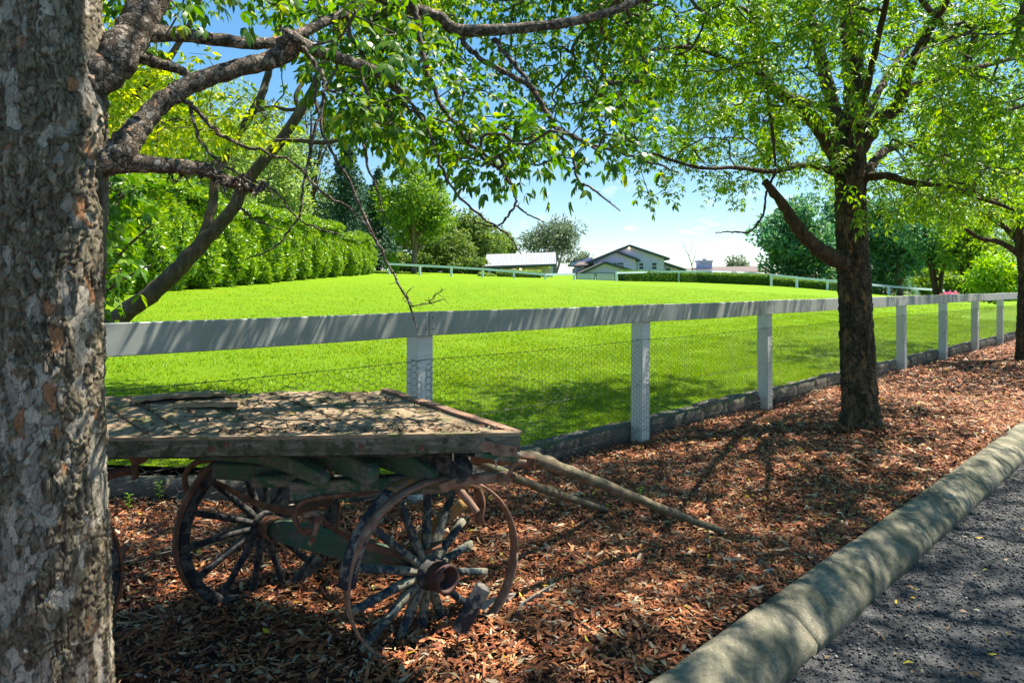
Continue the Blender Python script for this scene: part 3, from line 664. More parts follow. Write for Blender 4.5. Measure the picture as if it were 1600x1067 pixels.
leafspring([C(496, 806, 2.86), C(530, 828, 2.84), C(575, 846, 2.82), C(630, 862, 2.8), C(690, 850, 2.79)], 4)
def iron(pts, r, name, m='rust', n=5):
    mb = MB(); mb.tube([Vector(q) for q in spline(pts, n)], r, 8); return mb.build(name, m, cart, True)
iron([C(345, 718, 3.05), C(310, 721, 3.05), C(291, 738, 3.05), C(290, 760, 3.05), C(303, 770, 3.05), C(316, 757, 3.05)], .013, 'scroll_iron')
iron([C(330, 738, 3.06), C(318, 735, 3.06), C(313, 750, 3.06), C(318, 768, 3.06)], .016, 'shackle')
iron([C(600, 766, 2.76), C(540, 773, 2.74), C(490, 779, 2.72), C(464, 792, 2.70), C(462, 815, 2.69), C(477, 832, 2.68), C(490, 828, 2.68)], .011, 'scroll_iron', 'rust')
iron([C(478, 806, 2.68), C(488, 801, 2.68), C(497, 808, 2.68), C(494, 825, 2.68), C(488, 842, 2.68), C(484, 850, 2.68)], .011, 'shackle', 'pale_rust')
for x, y in ((496, 811), (481, 826), (489, 842)):
    o = link('bolt_head', rbm, cart, C(x, y, 2.655)); o.rotation_euler = (R(90), 0, 0); o.scale = (1.2, 1.2, 1.5)
mb = MB(); mb.prism([C(x, y, 2.66) for x, y in ((190, 712), (226, 712), (224, 719), (216, 727), (206, 727), (203, 719))], (0, .05, 0)); mb.build('spring_hanger', 'rust', cart)
iron([C(120, 764, 2.62), C(160, 747, 2.65), C(185, 738, 2.67), C(208, 735, 2.69)], .017, 'spring_end')
iron([C(209, 727, 2.68), C(211, 738, 2.67), C(211, 748, 2.66)], .013, 'shackle')
# draw irons at the front and the two shafts
mb = MB(); mb.strap([C(690, 762, 2.66), C(715, 752, 2.62), C(745, 748, 2.6), C(800, 744, 2.6)], .03, .036, (0, 1, 0)); mb.build('draw_bar', 'pale_rust', cart, bevel=.004)
iron([C(797, 745, 2.59), C(799, 733, 2.58), C(806, 724, 2.58), C(814, 721, 2.58), C(822, 722, 2.58)], .009, 'hook', 'pale_rust')
for x, y in ((742, 745), (781, 745), (802, 744)):
    o = link('bolt_head', rbm, cart, C(x, y, 2.58)); o.rotation_euler = (R(90), 0, 0)
def shaft(pts, m='pole', n=9):
    P = spline(pts, 6); mb = MB(); mb.tube([Vector(q[:3]) + Vector((0, 0, .003 * math.sin(i * 1.7))) for i, q in enumerate(P)], [q[3] * .84 * (1 + .05 * math.sin(i * 2.1) + .05 * math.sin(i * .9)) for i, q in enumerate(P)], n); return mb.build('shaft', m, cart, True)
e1 = G(1128, 830, .012) - CL; e2 = G(946, 796, .03) - CL
shaft([(*C(714, 709, 2.95), .03), (*C(775, 716, 2.98), .034), (*C(830, 716, 3.02), .038), (*C(880, 733, 3.12), .034), (*C(960, 764, 3.35), .030), (*C(1050, 801, 3.65), .027), (*e1, .022)])
shaft([(*C(700, 705, 3.05), .026), (*C(760, 727, 3.2), .026), (*C(830, 757, 3.45), .026), (*C(890, 778, 3.7), .025), (*e2, .021)])
beam(C(720, 706, 2.85), C(835, 722, 2.95), .05, .03, 'rust', 'shaft_plate')
iron([C(690, 752, 2.75), C(712, 760, 2.74), C(730, 780, 2.73), C(745, 800, 2.73)], .016, 'stay', 'pale_rust')
iron([C(745, 760, 2.9), C(752, 785, 2.9), C(748, 815, 2.9)], .018, 'stay', 'rust')
beam(C(655, 838, 2.95), C(725, 786, 2.9), .05, .03, 'yellow_felloe', 'stay_board')

# litter and loose boards on the deck
def deckpt(s_, t_):                      # s along (0 right .. 1 left), t across (0 near .. 1 far)
    x = 805 - s_ * 640; a = U(x, pyn(x) - 3, 2.575); fx = farx(x); b = U(fx, pyf(fx), zf_(fx)); return a.lerp(b, t_)
n = 900; P = []
for _ in range(n):
    if random.random() < .55:            # along the seams
        i = random.randrange(1, 11); s_ = (805 - seams[i]) / 640 + random.gauss(0, .008); t_ = random.random()
    elif random.random() < .6: s_ = random.betavariate(1.3, 2); t_ = abs(random.gauss(0, .07)) + .02
    else: s_ = random.random(); t_ = random.random()
    q = deckpt(s_, min(t_, .98)); P.append((q.x, q.y, q.z + .005 + random.random() * .008))
v, f_ = chips(np.array(P), rng.uniform(.008, .04, n), rng.uniform(.003, .011, n), .35, .3)
tag(link('leaf_litter', nmesh('leaf_litter', v, f_, 'litter')), 'dry leaf litter caught in the gaps of the cart deck', 'leaf litter', kind='stuff')
def board(px, w_, t_, label, lift):
    c0 = deckpt(*px[0]); mb = MB(); P = [deckpt(*q) + Vector((0, 0, lift + .006 * math.sin(i * 1.1))) - c0 for i, q in enumerate(px)]
    P = [Vector(q) for q in spline(P, 4)]; mb.tube(P, [1 + .15 * math.sin(i * 2.3) for i in range(len(P))], 4, True, (w_, t_), (-.5, 1, 0))
    o = mb.build('broken_board', 'deck'); o.location = c0; return tag(o, label, 'board', 'broken boards lying on the cart deck')
board([(.80, .80), (.70, .86), (.58, .90), (.49, .94)], .10, .012, 'curled mossy board lying across the far side of the cart deck', .014)
board([(.70, .66), (.62, .64), (.53, .62)], .045, .02, 'short square mossy batten lying on the cart deck', .014)
# bark sheets beside the wheel
for (pts, lab) in (([(722, 958), (748, 962), (775, 958), (806, 928), (790, 930), (752, 942)], 'grey curled bark sheet leaning beside the broken cart wheel'),
                   ([(806, 960), (822, 956), (845, 938), (868, 912), (838, 928), (814, 944)], 'narrow grey bark sheet lying on the mulch past the broken wheel')):
    z0 = [.012, .006, .012, .05, .065, .045]; P = [G(x, y, z) for (x, y), z in zip(pts, z0)]; c0 = P[0].copy()
    mb = MB(); mb.prism([p - c0 for p in P], (.0, .004, .006)); o = mb.build('bark_sheet', 'bark_sheet'); o.location = c0; tag(o, lab, 'bark')

# ================================================================== TREES
def worley(x, y, seed, wrapx=None):
    """F1, F2, cell random values, offset to the cell centre (vectorised)"""
    ix = np.floor(x).astype(int); iy = np.floor(y).astype(int); f1 = np.full(x.shape, 9.); f2 = np.full(x.shape, 9.)
    rid = np.zeros(x.shape); r2 = np.zeros(x.shape); ox = np.zeros(x.shape); oy = np.zeros(x.shape)
    def h(a, b, s):
        v = np.sin(a * 127.1 + b * 311.7 + s * 74.7 + seed * 13.3) * 43758.5453; return v - np.floor(v)
    for dx in (-1, 0, 1):
        for dy in (-1, 0, 1):
            cx = ix + dx; cy = iy + dy; kx = cx % wrapx if wrapx else cx
            px = cx + .15 + .7 * h(kx, cy, 1); py = cy + .15 + .7 * h(kx, cy, 2); d = np.hypot(x - px, y - py)
            n1 = d < f1; f2 = np.where(n1, f1, np.minimum(f2, d)); rid = np.where(n1, h(kx, cy, 3), rid); r2 = np.where(n1, h(kx, cy, 4), r2)
            ox = np.where(n1, x - px, ox); oy = np.where(n1, y - py, oy); f1 = np.where(n1, d, f1)
    return f1, f2, rid, r2, ox, oy
def vnoise(x, y, seed, wrapx=None):
    ix = np.floor(x).astype(int); iy = np.floor(y).astype(int); fx = x - ix; fy = y - iy; fx = fx * fx * (3 - 2 * fx); fy = fy * fy * (3 - 2 * fy)
    def h(a, b):
        a = a % wrapx if wrapx else a
        v = np.sin(a * 127.1 + b * 311.7 + seed * 17.7) * 43758.5453; return v - np.floor(v)
    return (h(ix, iy) * (1 - fx) + h(ix + 1, iy) * fx) * (1 - fy) + (h(ix, iy + 1) * (1 - fx) + h(ix + 1, iy + 1) * fx) * fy
# flaking bark: colour of each flake is carried by the mesh
m, t, b = mat('flaking_bark')
at = N(t, 'ShaderNodeVertexColor'); at.layer_name = 'flake'
fz = noise(t, 160, 6, .7)
t.links.new(mixc(t, .55, at.outputs[0], mixc(t, 1.0, at.outputs[0], ramp(t, [(.3, (.35, .35, .35)), (.7, (1.25, 1.25, 1.25))], fz), 'MULTIPLY')), b.inputs['Base Color'])
b.inputs['Roughness'].default_value = .88; b.inputs['Specular IOR Level'].default_value = .2
bump(t, b, fz, .6, .002); M['flaking_bark'] = m
def bark_trunk(name, path, nu, step, palette, depth, parent, cell=(.012, .026), seed=1, lump=.03, fine_to=2.5, face=-1.57):
    """path: (x,y,z,r) control points of a trunk; displaced, flake-coloured surface"""
    P = spline(path, 40); d = np.r_[0, np.cumsum(np.linalg.norm(np.diff(P[:, :3], axis=0), axis=1))]
    s = np.concatenate([np.arange(0, fine_to, step), np.arange(fine_to, d[-1], step * 5)]); nv = len(s); Q = np.stack([np.interp(s, d, P[:, i]) for i in range(4)], -1)
    R0 = Q[:, 3].mean(); per = 2 * np.pi * R0; wr = lambda s_: max(3, int(round(per / s_)))
    q_ = np.linspace(-np.pi, np.pi, nu, False); th = (face + q_ + .45 * np.sin(q_) * -1) % (2 * np.pi); T, Sv = np.meshgrid(th, s); c = T / (2 * np.pi)
    def nz_(sx, sy, k): w_ = wr(sx); return vnoise(c * w_, Sv / sy, seed + k, w_)
    def fb(sx, sy, k): return .5 * nz_(sx, sy, k) + .28 * nz_(sx / 2, sy / 2, k + 1) + .15 * nz_(sx / 4, sy / 4, k + 2) + .07 * nz_(sx / 8, sy / 8, k + 3)
    wa, wb_ = fb(.05, .07, 20) - .5, fb(.05, .07, 30) - .5
    w1, w2 = wr(cell[0]), wr(cell[0] * 2.3)
    f1, f2, rid, r2, ox, oy = worley(c * w1 + wa * 3.2, Sv / cell[1] + wb_ * 3.2, seed, w1)
    g1, g2, gid, g3, gx, gy = worley(c * w2 + wa * 2.6, Sv / (cell[1] * 2.6) + wb_ * 2.6, seed + 9, w2)
    big = fb(.12, .3, 40); rough = fb(.012, .02, 50)
    crack = np.clip((f2 - f1) / (.05 + .12 * fb(.04, .06, 60)), 0, 1); gap = np.clip((g2 - g1) / .13, 0, 1)
    thin = np.clip((fb(.07, .12, 70) - .5) / .07, 0, 1)                                     # where small scales have shed, smoother plates show
    gone = np.clip((gap - .25) / .2, 0, 1) * (gid > .76) * np.clip((big - .40) / .08, 0, 1)
    pale = np.clip((fb(.06, .12, 80) + .16 * (gid - .5) + .10 * (rid - .5) + .18 * (big - .5) - .54) / .05, 0, 1) * np.clip((gap - .1) / .3, 0, 1)
    gone = np.maximum(gone, pale)
    small = (rid * .8 + (ox * (r2 - .5) * 1.4 - oy * .8) * .6) * crack - .3 * (1 - crack)
    hgt = small * (1 - .75 * thin * (gid > .4)) + .55 * gid * gap - .5 * (1 - gap) + .35 * (rough - .5)
    hgt = hgt * (1 - .72 * gone) - .25 * gone + .6 * (big - .5)
    rad = Q[:, 3][:, None] * (1 + lump * (np.sin(2 * T + Sv * 1.9) + .7 * np.sin(3 * T - Sv * 3.1 + 1))) + depth * hgt
    X = Q[:, 0][:, None] + rad * np.cos(T); Y = Q[:, 1][:, None] + rad * np.sin(T); Zz = Q[:, 2][:, None] + 0 * T
    V = np.stack([X, Y, Zz], -1).reshape(-1, 3); i = np.arange(nv * nu).reshape(nv, nu); j = np.roll(i, -1, 1)
    me = nmesh(name, V, np.stack([i[:-1], j[:-1], j[1:], i[1:]], -1).reshape(-1, 4), 'flaking_bark', True)
    pal = np.array(palette); k = np.clip(rid * .55 + gid * .25 + big * .25 + rough * .2 - .15, 0, .999) * (len(pal) - 3); lo = np.clip(k.astype(int), 0, len(pal) - 4); fr = (k - lo)[..., None]
    col = pal[lo] * (1 - fr) + pal[lo + 1] * fr
    gm = np.clip(gone * 1.5 - .7 * rough, 0, 1)[..., None]; col = col * (1 - gm) + np.where((gid > .94)[..., None], pal[-1], pal[-2] * (.62 + .55 * g3[..., None])) * gm
    col = col * (.30 + .70 * (crack * .75 + .25))[..., None] * (.45 + .55 * gap[..., None]) * (.65 + .7 * rough)[..., None]
    a_ = me.color_attributes.new('flake', 'FLOAT_COLOR', 'POINT'); a_.data.foreach_set('color', np.concatenate([col, np.ones(col.shape[:2] + (1,))], -1).astype(np.float32).ravel())
    return link(name, me, parent)

def leaf_mesh(B, D, Up, L, W, fine):
    """leaf blades: base points, directions, up-hints, lengths, widths"""
    Sd = unit(np.cross(D, Up)); Nn = np.cross(Sd, D); L = L[:, None]; W = W[:, None]; n = len(B)
    if fine:
        V = np.stack([B, B + D * L * .32 + Sd * W * .5 + Nn * W * .10, B + D * L * .32 - Sd * W * .5 + Nn * W * .10,
                      B + D * L * .70 + Sd * W * .36 - Nn * L * .03, B + D * L * .70 - Sd * W * .36 - Nn * L * .03, B + D * L - Nn * L * .15], 1)
        q = [(0, 2, 1), (1, 2, 4), (1, 4, 3), (3, 4, 5)]
    else:
        V = np.stack([B, B + D * L * .45 + Sd * W * .5 + Nn * W * .12, B + D * L * .45 - Sd * W * .5 + Nn * W * .12, B + D * L - Nn * L * .06], 1)
        q = [(0, 3, 1), (0, 2, 3)]
    k = V.shape[1]
    return V.reshape(-1, 3), (np.arange(n)[:, None, None] * k + np.array(q)[None]).reshape(-1, 3)
def compound(B, D, pairs, Lr, Ll, Wl, droop, fine):
    """pinnate leaves hanging from twigs: B base, D direction"""
    n = len(B); Lr = Lr[:, None]; Vs, Fs, k = [], [], 0
    up = np.tile([[0, 0, 1.]], (n, 1)); sd = unit(np.cross(D, up) + rng.normal(0, .25, (n, 3))); 
    for j in range(pairs * 2 + 1):
        t_ = 1.0 if j == pairs * 2 else .35 + .6 * (j // 2) / max(pairs - 1, 1)
        base = B + D * Lr * t_ - np.array([0, 0, 1.]) * Lr * droop * t_ * t_
        fw = D - np.array([0, 0, 1.]) * 2 * droop * t_
        if j == pairs * 2: dr = fw
        else: dr = fw * .65 + sd * (1 if j % 2 else -1) * .9
        dr = unit(dr + rng.normal(0, .16, (n, 3)) - np.array([0, 0, .22])); upj = unit(np.cross(sd, D) + rng.normal(0, .35, (n, 3)))
        v, f_ = leaf_mesh(base, dr, upj, Ll * rng.uniform(.75, 1.2, n), Wl * rng.uniform(.8, 1.2, n), fine)
        Vs.append(v); Fs.append(f_ + k); k += len(v)
    return np.concatenate(Vs), np.concatenate(Fs)

def grow(root, skeleton, pts, leafmat, barkmat, leaf=(.11, .052, .021), pairs=2, per=5, fine=False, droop=.35, rt=.0021, sides=5, maxd=1.5, bare=0.0, extra=None):
    """skeleton: list of polylines of (x,y,z,r); pts: where leafy twigs end. Each twig joins the nearest wood."""
    nodes, par, fixed = [], [], []
    for pl in skeleton:
        Q = spline(pl, 6); base = len(nodes)
        for i, q in enumerate(Q): nodes.append(q[:3]); par.append(base + i - 1 if i else -1); fixed.append(q[3])
    n0 = len(nodes); A = np.zeros((n0 + len(pts) * 8 + 10, 3)); A[:n0] = nodes; cnt = n0; par = par + [0] * (len(A) - n0)
    d0 = np.array([np.min(np.sum((A[:n0] - p) ** 2, 1)) for p in pts]) if len(pts) else np.array([]); tips = []
    for i in np.argsort(d0):
        p = pts[i]; dd = np.sqrt(np.sum((A[:cnt] - p) ** 2, 1)) + .25 * np.clip(A[:cnt, 2] - p[2] - .1, 0, None); j = int(np.argmin(dd)); d = np.linalg.norm(A[j] - p)
        if d > maxd or d < .05: continue
        ns = max(2, min(7, int(d / .13))); a = A[j]; dirp = A[j] - A[par[j]] if par[j] >= 0 else np.array([0, 0, 1.]); dirp = dirp / (np.linalg.norm(dirp) + 1e-6)
        c = a + dirp * d * .35 + (p - a) * .2 + np.array([0, 0, .08 * d]); last = j
        for s in range(1, ns + 1):
            t_ = s / ns; q = (1 - t_) ** 2 * a + 2 * t_ * (1 - t_) * c + t_ * t_ * p + (rng.normal(0, .014, 3) if s < ns else 0)
            A[cnt] = q; par[cnt] = last; last = cnt; cnt += 1
        tips.append(last)
    A = A[:cnt]; par = np.array(par[:cnt]); nd = np.zeros(cnt)
    for tp in tips: nd[tp] += 1
    for i in range(cnt - 1, n0 - 1, -1): nd[par[i]] += nd[i]
    rad = rt * np.maximum(nd, 1) ** .46; rad = np.minimum(rad, .03)
    # twig mesh, one tapered prism per step
    e = np.arange(n0, cnt); a = A[par[e]]; b_ = A[e]; ra = np.where(par[e] < n0, rad[e] * 1.1, rad[par[e]]); ra = np.minimum(ra, rad[e] * 1.6); rb = rad[e]
    if len(e):
        dv = unit(b_ - a); s1 = unit(np.cross(dv, np.array([[.31, .52, .8]]))); s2 = np.cross(dv, s1); Vv = []
        for (c_, r_) in ((a, ra), (b_, rb)):
            for k in range(sides):
                th = 2 * np.pi * k / sides; Vv.append(c_ + (s1 * np.cos(th) + s2 * np.sin(th)) * r_[:, None])
        Vv = np.stack(Vv, 1).reshape(-1, 3); i = np.arange(len(e))[:, None] * 2 * sides
        Fv = np.concatenate([i + np.array([k, (k + 1) % sides, sides + (k + 1) % sides, sides + k]) for k in range(sides)], 0)
        tag(link('twigs', nmesh('twigs', Vv, Fv, 'twig', True), root), kind='stuff')
    # leaves
    tips = np.array(tips, int)
    if bare: tips = tips[rng.uniform(0, 1, len(tips)) > bare]
    if len(tips):
        T0 = A[par[tips]]; T1 = A[tips]; Bs, Ds = [], []
        for k in range(per):
            t_ = 1.05 - (k / per) * rng.uniform(.8, 1.3, len(tips)); dv = unit(T1 - T0)
            D = unit(dv * .75 + rng.normal(0, .62, dv.shape) + np.array([0, 0, -.12])); Bs.append(T0 + (T1 - T0) * t_[:, None]); Ds.append(D)
        B = np.concatenate(Bs); D = np.concatenate(Ds); n = len(B)
        V, Fc = compound(B, D, pairs, leaf[0] * rng.uniform(.7, 1.3, n), leaf[1], leaf[2], droop, fine)
        link('crown', nmesh('crown', V, Fc, leafmat), root)
    return A
def limbs(root, skeleton, m, name='limb', sides=12, lump=.07):
    for pl in skeleton:
        P = spline(pl, 7); mb = MB(); rr = P[:, 3] * (1 + lump * np.sin(np.arange(len(P)) * 1.7 + P[0, 0] * 9) + lump * .6 * np.sin(np.arange(len(P)) * 3.1))
        if P[:, 3].max() < .02:                     # twiggy: kinks and buds
            P = P.copy(); P[1:-1, :3] += rng.normal(0, 1, (len(P) - 2, 3)) * np.minimum(.0035, P[1:-1, 3:4] * .55); rr = rr * .82 * (1 + .18 * (rng.uniform(0, 1, len(P)) > .75))
        else: P[2:-1, :3] += rng.normal(0, 1, (max(len(P) - 3, 0), 3)) * P[2:-1, 3:4] * .06
        mb.tube([Vector(q[:3]) for q in P], list(rr), sides)
        if P[:, 3].max() < .02:
            for q in P[2:-1]:
                if random.random() < .55: d = Vector(unit(rng.normal(0, 1, 3))); mb.tube([Vector(q[:3]), Vector(q[:3]) + d * random.uniform(.012, .035)], [.0018, .0008], 4)
        o = mb.build(name, m, root, True)
def pxl(pts):                                       # (x, y, depth, radius in px) -> (X, Y, Z, r)
    return [(*U(x, y, Z), r * Z / F) for x, y, Z, r in pts]
def inside(P, poly):
    x, y = proj(P); r = np.zeros(len(P), bool); n = len(poly); j = n - 1
    for i in range(n):
        xi, yi = poly[i]; xj, yj = poly[j]
        r ^= ((yi > y) != (yj > y)) & (x < (xj - xi) * (y - yi) / (yj - yi + 1e-9) + xi); j = i
    return r
def clumped(P, scale, thr, seed):
    v = np.sin(P[:, 0] * scale + seed) * np.sin(P[:, 1] * scale * 1.13 + seed * 2) + np.sin(P[:, 2] * scale * 1.4 + seed * 3 + P[:, 0] * scale * .5) * .8 + .5 * np.sin(P[:, 0] * scale * 2.3 + P[:, 1] * scale * 1.9 + P[:, 2] * scale * 2.1)
    return P[v > thr]
def ellip(n, c, r):
    v = unit(rng.normal(0, 1, (n, 3))) * (rng.uniform(0, 1, (n, 1)) ** .42); return np.array(c) + v * np.array(r)

# the sky and house window of the photograph that no foliage hangs into
def open_view(P, poly):
    P = P[P[:, 1] > .3]; return P[~inside(P, poly)]
BELOW_A = [(150, -30), (230, 20), (330, 15), (430, 30), (480, 90), (510, 150), (560, 205), (640, 215), (700, 250), (780, 268), (850, 262), (905, 250), (960, 235), (1000, 255), (1060, 272), (1100, 2000), (150, 2000)]
BELOW_B = [(940, 250), (985, 278), (1010, 322), (1060, 318), (1100, 300), (1125, 345), (1160, 318), (1200, 262), (1290, 300), (1340, 330), (1420, 345), (1480, 372), (1560, 380), (1640, 395), (2300, 430), (2300, 2200), (940, 2200)]
PAL = [(.04, .029, .018), (.085, .063, .04), (.145, .112, .074), (.125, .11, .068), (.22, .178, .122), (.28, .24, .175), (.185, .15, .10), (.34, .30, .235), (.27, .135, .065)]

# ---- the tree beside the cart
tA = tag(empty('elm_tree', (-1.417, 2.1, 0)), 'elm with thick flaking grey bark standing against the cart', 'tree')
LA = Vector((-1.417, 2.1, 0))
def rel(sk, L0): return [[(q[0] - L0.x, q[1] - L0.y, q[2] - L0.z, q[3]) for q in pl] for pl in sk]
bark_trunk('trunk', [(0, 0, -.1, .185), (0, 0, .15, .158), (.0, 0, .6, .149), (-.005, .0, 1.2, .146), (0, .0, 1.7, .152), (0, 0, 1.95, .148), (-.02, .01, 2.3, .14), (-.05, .02, 2.9, .13), (-.08, .0, 3.6, .11), (-.05, .1, 4.6, .08)], 256, .0043, PAL, .0085, tA, face=-.98)
skA = [pxl(p) for p in (
    [(140, 262, 2.12, 30), (185, 240, 2.14, 27), (205, 215, 2.16, 22), (228, 185, 2.2, 18.5), (263, 152, 2.25, 17), (324, 121, 2.32, 16.5), (405, 98, 2.42, 16), (447, 82, 2.47, 19)],
    [(440, 75, 2.47, 16), (462, 68, 2.5, 12), (506, 83, 2.6, 9.5), (582, 109, 2.8, 8), (612, 128, 2.9, 7), (627, 152, 2.95, 5)],
    [(135, 255, 2.12, 22), (180, 255, 2.14, 17), (245, 258, 2.2, 13), (300, 262, 2.27, 11), (322, 266, 2.3, 11), (350, 280, 2.35, 9), (380, 291, 2.4, 9), (410, 297, 2.45, 4)],
    [(130, 130, 2.12, 36), (176, 96, 2.16, 30), (205, 55, 2.22, 27), (235, 0, 2.3, 25), (280, -90, 2.45, 22), (360, -190, 2.8, 18)],
    [(215, 52, 2.23, 16), (286, 55, 2.35, 11), (344, 63, 2.45, 10), (422, 68, 2.55, 9), (470, 52, 2.7, 8), (540, 20, 2.9, 7)],
    [(195, 78, 2.2, 14), (239, 97, 2.28, 9.5), (283, 110, 2.35, 7), (300, 125, 2.4, 4)],
    [(235, 5, 2.3, 18), (330, -60, 2.6, 15), (480, -55, 2.85, 12), (560, -25, 3.0, 11), (615, 4, 3.1, 10.5), (682, 26, 3.2, 9.5), (716, 47, 3.25, 9.5), (795, 45, 3.3, 8.5), (885, 36, 3.4, 7.5), (952, 19, 3.5, 6.5), (997, 0, 3.6, 6), (1060, -40, 3.7, 4)],
    [(640, 2, 3.12, 6), (649, 22, 3.1, 5), (662, 90, 3.08, 4.6), (690, 165, 3.05, 4.2), (742, 232, 3.0, 3.6), (791, 277, 2.98, 3), (804, 300, 2.95, 2.6), (804, 322, 2.95, 2.2), (776, 354, 2.92, 1.7), (736, 343, 2.9, 1)],
    [(804, 320, 2.95, 1.8), (825, 335, 2.95, 1.4), (851, 347, 2.95, 1)],
    [(612, 128, 2.9, 4), (640, 160, 2.92, 3.2), (667, 199, 2.92, 3), (684, 244, 2.9, 2.7), (709, 296, 2.88, 2.4), (750, 337, 2.86, 2.1), (791, 364, 2.85, 1.8), (814, 397, 2.84, 1)],
    [(712, 47, 3.25, 6), (742, 86, 3.25, 5), (787, 112, 3.25, 5), (832, 139, 3.25, 5), (859, 184, 3.25, 4.6), (885, 210, 3.25, 4), (937, 229, 3.28, 3), (997, 247, 3.3, 2.3), (1061, 270, 3.35, 1.2)],
    [(770, 60, 3.28, 5), (800, 95, 3.27, 4.4), (826, 130, 3.25, 4), (859, 184, 3.25, 4), (879, 214, 3.2, 3.4), (896, 244, 3.18, 3), (902, 281, 3.15, 2.4), (926, 296, 3.12, 2), (969, 330, 3.1, 1)],
    [(470, 70, 2.5, 5), (500, 110, 2.5, 4), (506, 152, 2.48, 3.2), (488, 220, 2.45, 2.8), (475, 283, 2.43, 2.4), (465, 339, 2.4, 2), (430, 385, 2.38, 1.6), (384, 405, 2.36, 1)],
    [(490, 120, 2.5, 3.6), (506, 212, 2.48, 3), (546, 283, 2.46, 2.6), (577, 354, 2.45, 2.4), (607, 415, 2.44, 2.2), (637, 470, 2.43, 1.9), (652, 515, 2.43, 1)],
    [(645, 478, 2.43, 1.2), (672, 474, 2.43, 1), (694, 467, 2.43, .7)], [(668, 474, 2.43, 1), (680, 462, 2.43, .8), (692, 452, 2.43, .5)], [(646, 480, 2.43, 1), (636, 460, 2.43, .8), (646, 448, 2.43, .5)],
    [(270, 150, 2.26, 5), (303, 167, 2.28, 4), (334, 202, 2.3, 3.4), (384, 228, 2.32, 3), (455, 253, 2.36, 2.6), (506, 303, 2.4, 2.2), (551, 329, 2.42, 1.9), (585, 372, 2.44, 1.4), (600, 400, 2.45, .9)],
    [(300, 160, 2.28, 3), (310, 215, 2.28, 2.6), (350, 260, 2.3, 2.2), (430, 300, 2.34, 2), (470, 345, 2.36, 1.6), (540, 370, 2.4, 1)],
    [(560, 100, 2.75, 4), (575, 160, 2.75, 3.4), (570, 240, 2.72, 2.6), (590, 300, 2.7, 1.8), (600, 340, 2.7, 1)],
    [(380, 290, 2.4, 4), (372, 312, 2.4, 2.6), (392, 340, 2.4, 2), (440, 360, 2.42, 1)],
)]
skA[0] = [(a_, b_, c_, r * .88) for a_, b_, c_, r in skA[0]]
limbs(tA, rel(skA, LA), 'limb', lump=.045)
# knob and dead spurs of the broken limb
spur = []
for i in range(26):
    x = 255 + i * 6 + random.uniform(-5, 5); y = 258 + (x - 250) * .22; spur.append(pxl([(x, y, 2.3 + (x - 250) * .001, 3.2), (x + random.uniform(-6, 18), y + random.uniform(-12, 16), 2.28, 2.4), (x + random.uniform(-14, 34), y + random.uniform(-18, 28), 2.26, 1)]))
limbs(tA, rel(spur, LA), 'limb', 'spur', 6)
mb = MB(); mb.lathe([(0, -.05), (.03, -.04), (.045, 0), (.036, .03), (.05, .045), (.03, .06), (0, .055)], 14); o = mb.build('knot', 'limb', tA, True); o.location = U(450, 75, 2.46) - LA; o.rotation_euler = (.4, .5, .3)
# leafy part: over the cart, the camera and the road
high = ellip(2300, (-.1, 3.0, 4.7), (4.2, 3.6, 1.7)); low = np.stack([U(random.uniform(160, 1020), random.uniform(-140, 268), random.uniform(2.5, 4.8)) for _ in range(2100)])
near = np.stack([U(random.uniform(230, 620), random.uniform(-60, 110), random.uniform(2.0, 2.7)) for _ in range(18)])
over = np.stack([U(random.uniform(560, 1010), random.uniform(-60, 238), random.uniform(3.3, 5.6)) for _ in range(800)])
PA = np.concatenate([clumped(over, 2.2, -.3, 1.0), clumped(high, 1.7, .95, 1.0), clumped(low, 2.0, .1, 3.3), near]); PA = PA[PA[:, 2] > 1.7]
front = PA[PA[:, 1] > .4]; back = PA[PA[:, 1] <= .4]; back = back[back[:, 2] > 3.2]
front = front[~inside(front, BELOW_A)]; front = front[~((front[:, 1] < 1.6) & (front[:, 2] < 3.3))]
PA = np.concatenate([front, back]); skL = skA[:2] + skA[3:8] + skA[10:12]
skT = [[(*(LA + Vector((x, y, z))), r) for x, y, z, r in ((-.02, .01, 2.3, .13), (-.05, .02, 2.9, .12), (-.08, 0, 3.6, .1), (-.05, .1, 4.6, .07), (.1, .3, 5.6, .04))],
       [(*q, r) for q, r in (((-1.4, 2.1, 2.9), .06), ((-.8, 1.6, 3.6), .05), ((.2, 1.2, 4.2), .04), ((1.2, 1.4, 4.7), .025))],
       [(*q, r) for q, r in (((-1.45, 2.1, 3.3), .06), ((-1.0, 3.0, 3.9), .05), ((-.2, 4.0, 4.4), .035), ((.6, 4.8, 4.8), .02))],
       [(*q, r) for q, r in (((-1.45, 2.1, 3.6), .06), ((-.6, 2.4, 4.3), .05), ((.8, 2.8, 4.9), .035), ((2.2, 3.2, 5.2), .02))],
       [(*q, r) for q, r in (((-1.45, 2.1, 3.2), .06), ((-2.4, 2.6, 3.9), .05), ((-3.4, 3.2, 4.4), .03))]]
limbs(tA, rel(skT, LA), 'limb', 'limb', 10)
grow(tA, rel(skL + skT, LA), PA - np.array(LA), 'elm_leaf', 'twig', (.115, .05, .0195), 2, 5, True, .35, maxd=2.2)

